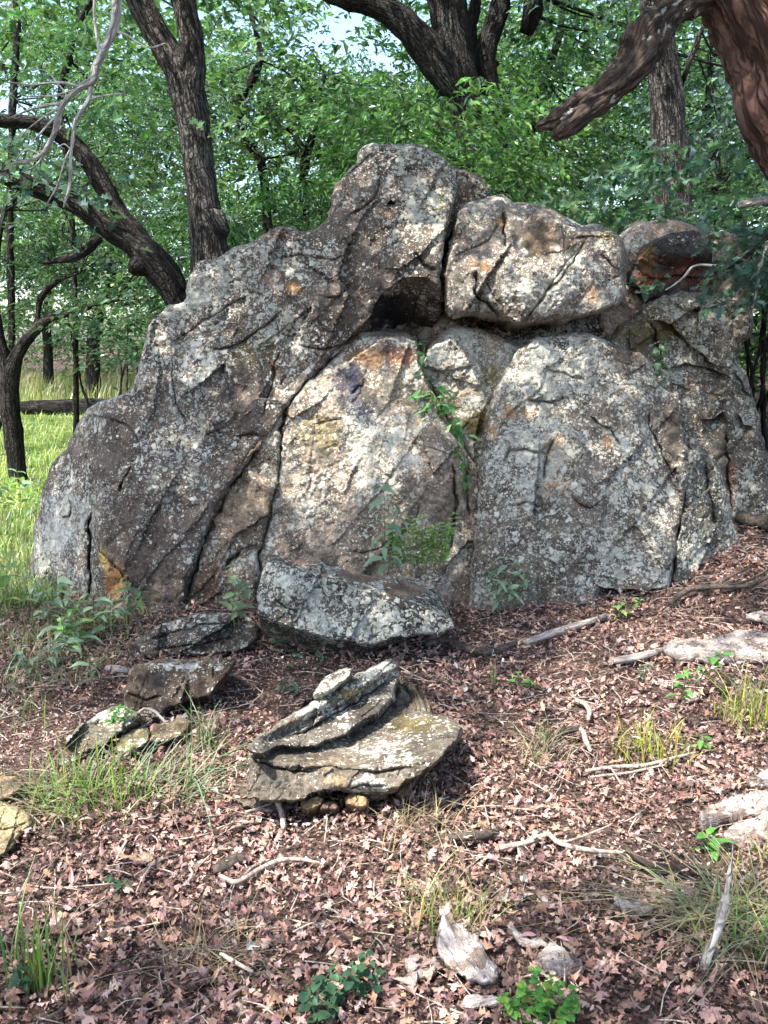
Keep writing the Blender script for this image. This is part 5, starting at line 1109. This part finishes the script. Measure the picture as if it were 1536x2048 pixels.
# fallen log far in the meadow
lg = [[*P(40., 828., 21.), .14], [*P(90., 824., 21.), .19], [*P(150., 822., 21.), .2], [*P(215., 816., 21.), .2]]
for q in lg: q[2] = .16
tag(tube('fallen_log', lg, 'darkbark', None, nseg=16, step=.15, bark=.02), 'long dark fallen log lying across the bright meadow', 'log')

# ================================================================== GRASS AND HERBS
def blades(base, n, spread, h, lean, col, width=.004, dirs=None, var=.3, droop=1.0, dry=.15):
    """curved tapered blades from around a base; returns verts, quads, tris, colours"""
    b = np.asarray(base, float)
    if b.ndim == 1: b = b + np.concatenate([np.clip(rng.normal(0, spread, (n, 2)), -1.7 * spread, 1.7 * spread), np.zeros((n, 1))], 1)
    n = len(b); b[:, 2] = gz(b[:, 0], b[:, 1]) - .005
    az = rng.uniform(0, 6.283, n) if dirs is None else rng.normal(dirs[0], dirs[1], n)
    H = h * rng.uniform(.3, 1.15, n); ln = lean * rng.uniform(.1, 1.9, n); W = width * rng.uniform(.6, 1.3, n)
    k = 5 if n < 2000 else 4; t = np.linspace(0, 1, k)
    x = (ln[:, None] * (t ** 1.7)[None]) * H[:, None]; z = H[:, None] * (t[None] - droop * .42 * np.minimum(ln, 1.3)[:, None] * t[None] ** 2.4)
    d = np.stack([np.cos(az), np.sin(az)], -1); s = np.stack([-d[:, 1], d[:, 0]], -1)
    cen = np.concatenate([b[:, None, :2] + d[:, None] * x[..., None], (b[:, 2:3] + z)[..., None]], -1)
    w = W[:, None] * (1 - t[None] ** 1.6)
    sv = np.concatenate([s, np.zeros((n, 1))], 1)[:, None] * w[..., None]
    V = np.stack([cen - sv, cen + sv], 2).reshape(n, k * 2, 3)
    qd = np.array([[2 * i, 2 * i + 1, 2 * i + 3, 2 * i + 2] for i in range(k - 1)])
    Q = (qd[None] + (np.arange(n) * k * 2)[:, None, None]).reshape(-1, 4)
    c = leaf_cols(n, col, var, .2); dr = rng.random(n) < dry; c[dr] = np.array((.30, .24, .13)) * rng.uniform(.6, 1.2, (dr.sum(), 1))
    return V.reshape(-1, 3), Q, np.repeat(c, k * 2, 0)
def tuft(label, px, n, h, col, spread=.05, lean=.6, width=.003, dirs=None, dry=.15, droop=1.0, name='grass_tuft', group='grass tufts on the leaf litter'):
    b = G(float(px[0]), float(px[1]))
    V, Q, C = blades(b, n, spread * (1.5 if spread < .09 else 1.0), h, lean, col, width, dirs, dry=dry + .1, droop=droop)
    return tag(mesh_obj(name, V, Q, M['grass'], None, tuple(b), False, {'lc': C}), label, 'grass', group)
GRN = (.11, .20, .035); YG = (.24, .30, .05); BLG = (.13, .21, .10)
tuft('lush bright green grass tuft between the yellow rock and the narrow rock', (200, 1590), 260, .22, GRN, .11, .9, .0028, dry=.1)
tuft('thin low grass spilling over the yellow rock', (90, 1620), 120, .20, (.13, .20, .05), .07, 1.2, .0026, dirs=(3.4, .9), dry=.2)
tuft('flattened pale blue-green grass blades left of the foreground stone', (340, 1586), 90, .24, BLG, .06, 1.5, .0032, dirs=(.5, .9), dry=.2)
tuft('tall thin green blades rising above the mossy rock', (415, 1500), 46, .30, BLG, .03, .35, .0034, dry=.1)
tuft('tan and green grass tuft in the middle of the near litter', (890, 1838), 150, .20, (.15, .20, .06), .045, .7, .0022, dry=.4)
tuft('sunlit yellow-green grass tuft on the bright litter', (1300, 1506), 170, .17, YG, .06, .5, .0028, dry=.2)
tuft('yellow-green grass tuft at the photo edge above the bleached logs', (1520, 1442), 150, .30, YG, .06, .5, .0032, dry=.2)
tuft('large drooping grass clump at the photo edge near the grey twig', (1480, 1870), 300, .24, (.10, .17, .05), .06, 1.3, .0026, dry=.4)
tuft('trailing dry blades sweeping sideways out of the large clump', (1450, 1850), 90, .26, (.15, .18, .08), .05, 1.7, .0024, dirs=(3.3, .5), dry=.5)
tuft('tall thin blades at the photo edge above dark leaves', (60, 1960), 60, .34, (.10, .19, .05), .06, .35, .0032, dry=.15)
tuft('short upright green blades beside the tall thin blades', (86, 1976), 34, .26, (.12, .22, .05), .015, .2, .0034, dry=.05)
tuft('dry straw tuft with flattened stalks on the near litter', (420, 1930), 90, .14, (.26, .23, .11), .05, 1.5, .0022, dry=.8)
tuft('sparse straw and green blades above the brown cobble', (1090, 1520), 70, .17, (.20, .22, .12), .04, 1.2, .0026, dry=.45)
tuft('few pale blue-green upright blades near the bleached twigs', (1096, 1490), 22, .16, BLG, .015, .3, .0036, dry=.05)
tuft('lone pale blue-green blade pair in the shaded litter', (980, 1370), 10, .16, BLG, .01, .35, .0036, dry=.0)
tuft('dry brownish grass leaning out below the foreground stone', (850, 1660), 90, .20, (.22, .19, .11), .06, 1.3, .0022, dry=.7)
tuft('short yellow grass below the bleached log piece', (1520, 1716), 60, .14, YG, .05, .8, .0028, dry=.4)
tuft('thin grey-green grass near the narrow rock at the photo edge', (20, 1440), 60, .20, (.12, .16, .07), .07, .7, .0026, dry=.3)
tuft('grass tuft in front of the orange-stained foot of the dark slab', (250, 1250), 60, .26, (.13, .19, .07), .08, .6, .003, dry=.3)
tuft('grass tuft in front of the slab toe under the tall weeds', (120, 1270), 80, .26, (.13, .19, .08), .12, .7, .003, dry=.3)
tuft('tall pale grass blades at the photo edge near the slab', (16, 1230), 60, .42, (.13, .21, .06), .06, .4, .0045, dry=.2)
tuft('dry thin grass in the litter below the weeds', (200, 1330), 90, .16, (.16, .19, .09), .1, .9, .0024, dry=.45)
tuft('wispy grass behind the weeds at the photo edge', (60, 1150), 110, .34, (.17, .25, .09), .13, .6, .004, dry=.35)
tuft('wispy grass in front of the weeds at the photo edge', (50, 1300), 110, .24, (.16, .22, .09), .13, .8, .003, dry=.4)
tuft('sparse grass on the litter under the weed cluster', (120, 1350), 90, .18, (.17, .21, .10), .12, .9, .0026, dry=.5)
tuft('sparse grass at the photo edge above the narrow rock', (40, 1380), 80, .2, (.16, .21, .09), .1, .8, .0028, dry=.4)
tuft('tall wispy pale grass against the slab toe at the photo edge', (40, 1200), 130, .4, (.2, .29, .11), .12, .5, .0034, dry=.35)
tuft('soft pale grass behind the slab toe beside the meadow', (30, 1080), 130, .42, (.22, .32, .11), .14, .5, .004, dry=.25)
tuft('thin pale grass between the weed clusters and the slab foot', (200, 1262), 90, .3, (.2, .27, .11), .1, .6, .003, dry=.35)
# meadow and grassy edge: uncountable
n_ = 30000
yy = 5.6 + 22 * rng.random(n_) ** 1.9; xx = -(.16 * yy + .2) - rng.random(n_) * (.36 * yy + 1.0)
k_ = (green_at(xx, yy) > .3); xx, yy = xx[k_], yy[k_]
V, Q, C = blades(np.stack([xx, yy, xx * 0], -1), 0, 0, .17, .6, (.27, .42, .12), .006, dry=.15, var=.4)
gm = mesh_obj('grass', V, Q, M['grass'], None, (0, 0, 0), False, {'lc': C}); gm['kind'] = 'stuff'; gm['label'] = 'tall grass of the meadow left of the outcrop'
n_ = 8000; yy = 24 + 16 * rng.random(n_); xx = -(.12 * yy) - rng.random(n_) * (.45 * yy)
V, Q, C = blades(np.stack([xx, yy, xx * 0], -1), 0, 0, .75, .4, (.28, .34, .14), .012, dry=.35, var=.3)
gm2 = mesh_obj('tall_grass', V, Q, M['grass'], None, (0, 0, 0), False, {'lc': C}); gm2['kind'] = 'stuff'; gm2['label'] = 'pale tall grass at the far side of the meadow'

def leaf_mesh(kind, col, seed=0, wide=1.0):
    V, T = leaf_shape(kind, seed); V = V.copy(); V[:, 1] *= wide
    # finer, arched blade: split each triangle once
    edges = {}; Vl = [tuple(v) for v in V]; T2 = []
    def midp(a, b):
        k = (min(a, b), max(a, b))
        if k not in edges:
            edges[k] = len(Vl); Vl.append(tuple((np.array(Vl[a]) + np.array(Vl[b])) / 2))
        return edges[k]
    for a, b, c in T:
        ab, bc, ca = midp(a, b), midp(b, c), midp(c, a); T2 += [(a, ab, ca), (ab, b, bc), (ca, bc, c), (ab, bc, ca)]
    V = np.array(Vl); V[:, 2] -= .22 * V[:, 0] ** 2
    o = mesh_obj('leaf', V, np.array(T2), M['leaf'], None, (0, 0, 0), True, {'lc': np.tile(np.array(col), (len(V), 1)) * (1 + .12 * np.sin(V[:, :1] * 9))})
    me = o.data; bpy.data.objects.remove(o); return me
def aim(d, up=(0, 0, 1)):
    d = Vector(d).normalized(); s = Vector(up).cross(d)
    if s.length < 1e-3: s = Vector((0, 1, 0))
    s.normalize(); n = d.cross(s)
    return Matrix(((d.x, s.x, n.x, 0), (d.y, s.y, n.y, 0), (d.z, s.z, n.z, 0), (0, 0, 0, 1)))
def herb(label, stems, leaf, cols, kind='simple', wide=1.0, per=10, whorl=2, name='herb', cat='plant', start=.25, rise=.25, sr=.003, top=1.0, group=None, smat='stem'):
    """stems: list of lists of world points; leaves in pairs up each stem, one object each"""
    b = np.array(stems[0][0]); t = thing(name, label, cat, tuple(b), group)
    mes = [leaf_mesh(kind, c, i, wide) for i, c in enumerate(cols)]
    for si, st in enumerate(stems):
        rows = [[*p, sr * (1 - .6 * i / max(1, len(st) - 1))] for i, p in enumerate(st)]
        tube('stem', rows, smat, t, nseg=6, step=.02)
        c, s = spline(np.array(rows), 60)
        for j in range(per):
            f = start + (1 - start) * (j + .5) / per; p = c[int(f * 59), :3]; a0 = j * 1.9 + si * 1.1 + rng.uniform(-.4, .4)
            for w in range(whorl):
                a = a0 + w * 2 * math.pi / whorl + rng.uniform(-.3, .3); pit = rise + rng.normal(0, .25)
                d = (math.cos(a) * math.cos(pit), math.sin(a) * math.cos(pit), math.sin(pit))
                s_ = leaf * rng.uniform(.65, 1.15) * (1.0 if f < .9 else .7 * top)
                child('leaf', mes[rng.integers(len(mes))], t, Matrix.Translation(Vector(p) - Vector(t.location)) @ aim(d) @ Matrix.Rotation(rng.normal(0, .3), 4, 'X') @ Matrix.Scale(s_, 4))
    return t
def stalk(px, hgt, lean=(0, 0), Y=None, n=4):
    b = G(float(px[0]), float(px[1])) if Y is None else P(float(px[0]), float(px[1]), Y)
    return [b + np.array([lean[0] * (i / (n - 1)) ** 1.5, lean[1] * (i / (n - 1)) ** 1.5, hgt * i / (n - 1)]) + (rng.normal(0, .01, 3) if i else 0) for i in range(n)]
GY = [(.22, .31, .21), (.27, .36, .25), (.17, .26, .17)]; LG = [(.20, .34, .09), (.15, .28, .07), (.26, .38, .12)]; DGR = [(.04, .095, .05), (.055, .12, .06), (.035, .08, .045)]; BGR = [(.09, .24, .05), (.12, .28, .06), (.07, .20, .05)]
herb('tall grey-green milkweed-like stalk before the pale slab', [stalk((768, 1150), .68, (-.02, -.05), 5.25), stalk((775, 1150), .44, (.05, -.05), 5.25)], .125, GY, 'narrow', 1.5, 8, 2, start=.12, rise=-.25)
herb('light green bushy herb at the foot of the pale slab', [stalk((u_, 1136), h_, (l_, -.08), 5.45) for u_, h_, l_ in [(800, .30, -.05), (820, .34, 0), (836, .36, .02), (852, .30, .04), (870, .34, .08), (885, .38, .05), (845, .26, .1), (812, .24, -.1), (828, .3, .0), (860, .28, .06), (806, .3, -.06), (878, .26, .08)]], .062, [(.26, .40, .12), (.20, .34, .10), (.34, .46, .16)], 'simple', .9, 10, 3, start=.1, rise=.3, sr=.002)
herb('grey-green weed against the base of the broad face block', [stalk((1010, 1224), .38, (.02, -.05)), stalk((1000, 1226), .28, (-.08, -.04)), stalk((1024, 1226), .34, (.10, -.05))], .12, GY, 'narrow', 1.2, 6, 2, start=.2, rise=.1)
herb('pale green sprig growing before the layered ledge rock', [stalk((470, 1256), .36, (0, -.03), 4.6), stalk((478, 1256), .26, (.06, -.02), 4.6)], .085, [(.17, .24, .14), (.12, .19, .11)], 'simple', 1.1, 6, 2, start=.2, rise=.0)
herb('grey-green weed cluster against the toe of the dark slab', [stalk((u_, v_), h_, (l_, 0)) for u_, v_, h_, l_ in [(90, 1268, .34, -.05), (112, 1262, .38, .03), (130, 1272, .30, .08)]], .13, GY, 'narrow', 1.3, 6, 2, start=.2, rise=.2)
herb('grey-green star-leaved weed in front of the orange-stained foot', [stalk((190, 1272), .26, (.0, 0)), stalk((206, 1280), .22, (.08, 0))], .13, GY, 'narrow', 1.3, 5, 2, start=.3, rise=.2)
herb('light weed by the dark slab next to the layered ledge', [stalk((252, 1256), .34, (.02, 0)), stalk((262, 1256), .26, (.1, 0))], .12, [(.14, .22, .12), (.17, .25, .10)], 'narrow', 1.2, 5, 2, start=.3, rise=.2)
herb('lone broad-leaved weed in the litter below the weed clusters', [stalk((186, 1400), .26, (.02, -.03))], .12, DGR + GY, 'narrow', 1.5, 4, 2, start=.3, rise=.0)
herb('small weed near the photo edge in the grassy corner', [stalk((14, 1250), .44, (0, 0))], .15, LG, 'narrow', 1.6, 5, 2, start=.3, rise=.5)
herb('pair of broad weeds beside the small meadow tree', [stalk((40, 1030), .45, (0, 0)), stalk((70, 1040), .4, (.1, 0)), stalk((16, 1040), .4, (-.1, 0))], .16, LG + GY, 'simple', 1.0, 6, 2, start=.2, rise=.2)
herb('spreading light weeds in front of the slab toe', [stalk((u_, v_), h_, (l_, 0)) for u_, v_, h_, l_ in [(150, 1290, .26, .04), (168, 1300, .2, -.08), (140, 1310, .2, -.04)]], .12, GY + LG, 'narrow', 1.3, 6, 2, start=.15, rise=.25)
herb('scattered low weeds under the spreading light weeds', [stalk((u_, v_), h_, (l_, 0)) for u_, v_, h_, l_ in [(90, 1340, .16, .04), (120, 1330, .16, .06), (60, 1350, .14, -.05)]], .09, GY, 'narrow', 1.4, 5, 2, start=.15, rise=.25)
herb('tiny bright green sprout growing before the foreground stone', [stalk((650, 1606), .115, (-.004, -.02))], .05, BGR, 'simple', .9, 4, 2, start=.3, rise=.3, sr=.0018)
herb('small green leaf sprig against the end of the foreground stone', [stalk((880, 1520), .12, (.01, -.03))], .05, BGR, 'simple', 1.0, 2, 2, start=.5, rise=.2, sr=.0015)
herb('slender seedling with a dark stem leaning over the sunny litter', [stalk((1362, 1464), .30, (.0, 0)), stalk((1362, 1410), .24, (.22, .05))], .075, BGR, 'simple', 1.1, 5, 2, start=.5, rise=.1, sr=.003, smat='darktwig')
herb('small green weed in the litter beside the grey plank', [stalk((1292, 1370), .10)], .05, DGR + GY, 'narrow', 1.5, 4, 2, start=.2, rise=.2, sr=.0016)
herb('small green weed on the litter beside the sunlit grass tuft', [stalk((1400, 1506), .10)], .055, BGR, 'simple', 1.0, 4, 2, start=.2, rise=.1, sr=.0016)
herb('low bright green weed in the shaded litter, mid slope', [stalk((1030, 1372), .07), stalk((1056, 1380), .06)], .045, BGR, 'simple', 1.0, 3, 2, start=.2, rise=.2, sr=.0016)
herb('small green sprig at the base of the broad face block by the rust patch', [stalk((1246, 1240), .14), stalk((1258, 1238), .12, (.05, 0))], .06, LG, 'simple', 1.2, 4, 2, start=.2, rise=.2, sr=.0018)
herb('bright green clover-like herb at the frame bottom', [stalk((u_, v_), h_, (l_, 0)) for u_, v_, h_, l_ in [(1060, 2046, .12, -.03), (1074, 2040, .15, -.01), (1086, 2050, .14, .02), (1100, 2040, .13, .03), (1116, 2046, .12, .05), (1048, 2050, .09, -.05), (1080, 2060, .10, 0), (1108, 2060, .1, .04)]], .026, BGR + [(.20, .30, .06)], 'simple', 1.9, 6, 3, start=.15, rise=.2, sr=.0014)
herb('dark green round-leaved herb at the frame bottom', [stalk((u_, v_), h_, (l_, 0)) for u_, v_, h_, l_ in [(640, 2050, .16, -.01), (660, 2030, .15, .02), (680, 2020, .15, .04), (700, 2000, .13, .05), (626, 2060, .12, -.02), (720, 1990, .10, .04), (664, 2060, .12, .03)]], .034, DGR, 'simple', 1.7, 6, 2, start=.15, rise=.1, sr=.0015)
herb('few dark green leaves at the photo edge between thin blades', [stalk((50, 2000), .12), stalk((30, 1990), .10)], .04, DGR, 'simple', 1.4, 4, 2, start=.2, rise=.1, sr=.0015)
herb('small dark weed under the loose tilted slab', [stalk((590, 1340), .10), stalk((640, 1340), .12), stalk((560, 1310), .1)], .06, DGR, 'narrow', 1.6, 4, 2, start=.3, rise=.1, sr=.0016)
herb('small grey-green weed behind the foreground stone', [stalk((575, 1390), .08), stalk((590, 1394), .07)], .05, [(.08, .13, .10), (.06, .11, .08)], 'narrow', 1.6, 4, 2, start=.2, rise=.2, sr=.0016)
herb('tiny twin-leaved weeds on the open litter', [stalk((226, 1790), .06), stalk((250, 1792), .05)], .035, DGR, 'simple', 1.3, 2, 2, start=.4, rise=.1, sr=.0012)
herb('small dark-leaved weed before the bleached log piece', [stalk((1412, 1706), .06), stalk((1430, 1704), .06)], .055, DGR + BGR, 'simple', 1.3, 3, 2, start=.3, rise=.1, sr=.0014)
herb('soft green sprig on top of the narrow whitish rock', [stalk((235, 1450), .08, Y=3.55), stalk((226, 1452), .07, Y=3.55), stalk((246, 1450), .07, Y=3.55)], .035, BGR, 'narrow', 1.6, 6, 3, start=.1, rise=.3, sr=.0014)
# vines in the cleft and on the rear buttress: each leaf its own piece
def vine(label, path, Y, n, leaf, cols, jitter=10, wide=1.3, name='vine', kind='simple'):
    pp = px_path([(u, v, 1.6) for u, v in path], Y) if not callable(Y) else [[*P(float(u), float(v), Y(u, v)), .004] for u, v in path]
    t = thing(name, label, 'plant', tuple(pp[0][:3])); tube('stem', pp, 'stem', t, nseg=6, step=.03, wav=.012)
    mes = [leaf_mesh(kind, c, i, wide) for i, c in enumerate(cols)]; c, s = spline(np.array(pp), 100)
    for j in range(n):
        p = c[rng.integers(100), :3] + np.array([rng.normal(0, jitter / 290), -abs(rng.normal(.03, .03)), rng.normal(0, jitter / 290)])
        a = rng.uniform(0, 6.28); d = (math.cos(a), -.5 + rng.normal(0, .3), math.sin(a) * .5 - .15)
        child('leaf', mes[rng.integers(len(mes))], t, Matrix.Translation(Vector(p) - Vector(t.location)) @ aim(d) @ Matrix.Rotation(rng.normal(0, .4), 4, 'X') @ Matrix.Scale(leaf * rng.uniform(.7, 1.2), 4))
    return t
vine('lush bright vine hanging in the cleft beside the small pale block', [(862, 782), (874, 800), (886, 830), (898, 860), (916, 880)], 6.02, 60, .085, [(.16, .34, .12), (.22, .42, .16), (.11, .26, .09)], 15)
vine('dark vine leaves climbing in the cleft above the lush vine', [(850, 690), (846, 720), (846, 745), (862, 780)], 6.12, 16, .075, DGR, 9)
vine('sparse trailing vine sprigs below the lush vine', [(908, 890), (926, 920), (940, 950)], 5.85, 16, .05, BGR, 12)
vine('small round-leaved vine in the hollow of the rear buttress', [(1318, 690), (1316, 720), (1306, 750), (1318, 772)], 6.45, 40, .055, [(.09, .17, .10), (.12, .21, .13)], 14, 1.9)
vine('trailing round-leaved sprig under the red-faced block', [(1262, 560), (1280, 574), (1310, 574), (1330, 566)], 6.4, 26, .06, [(.06, .14, .08), (.09, .18, .11)], 10, 1.9)
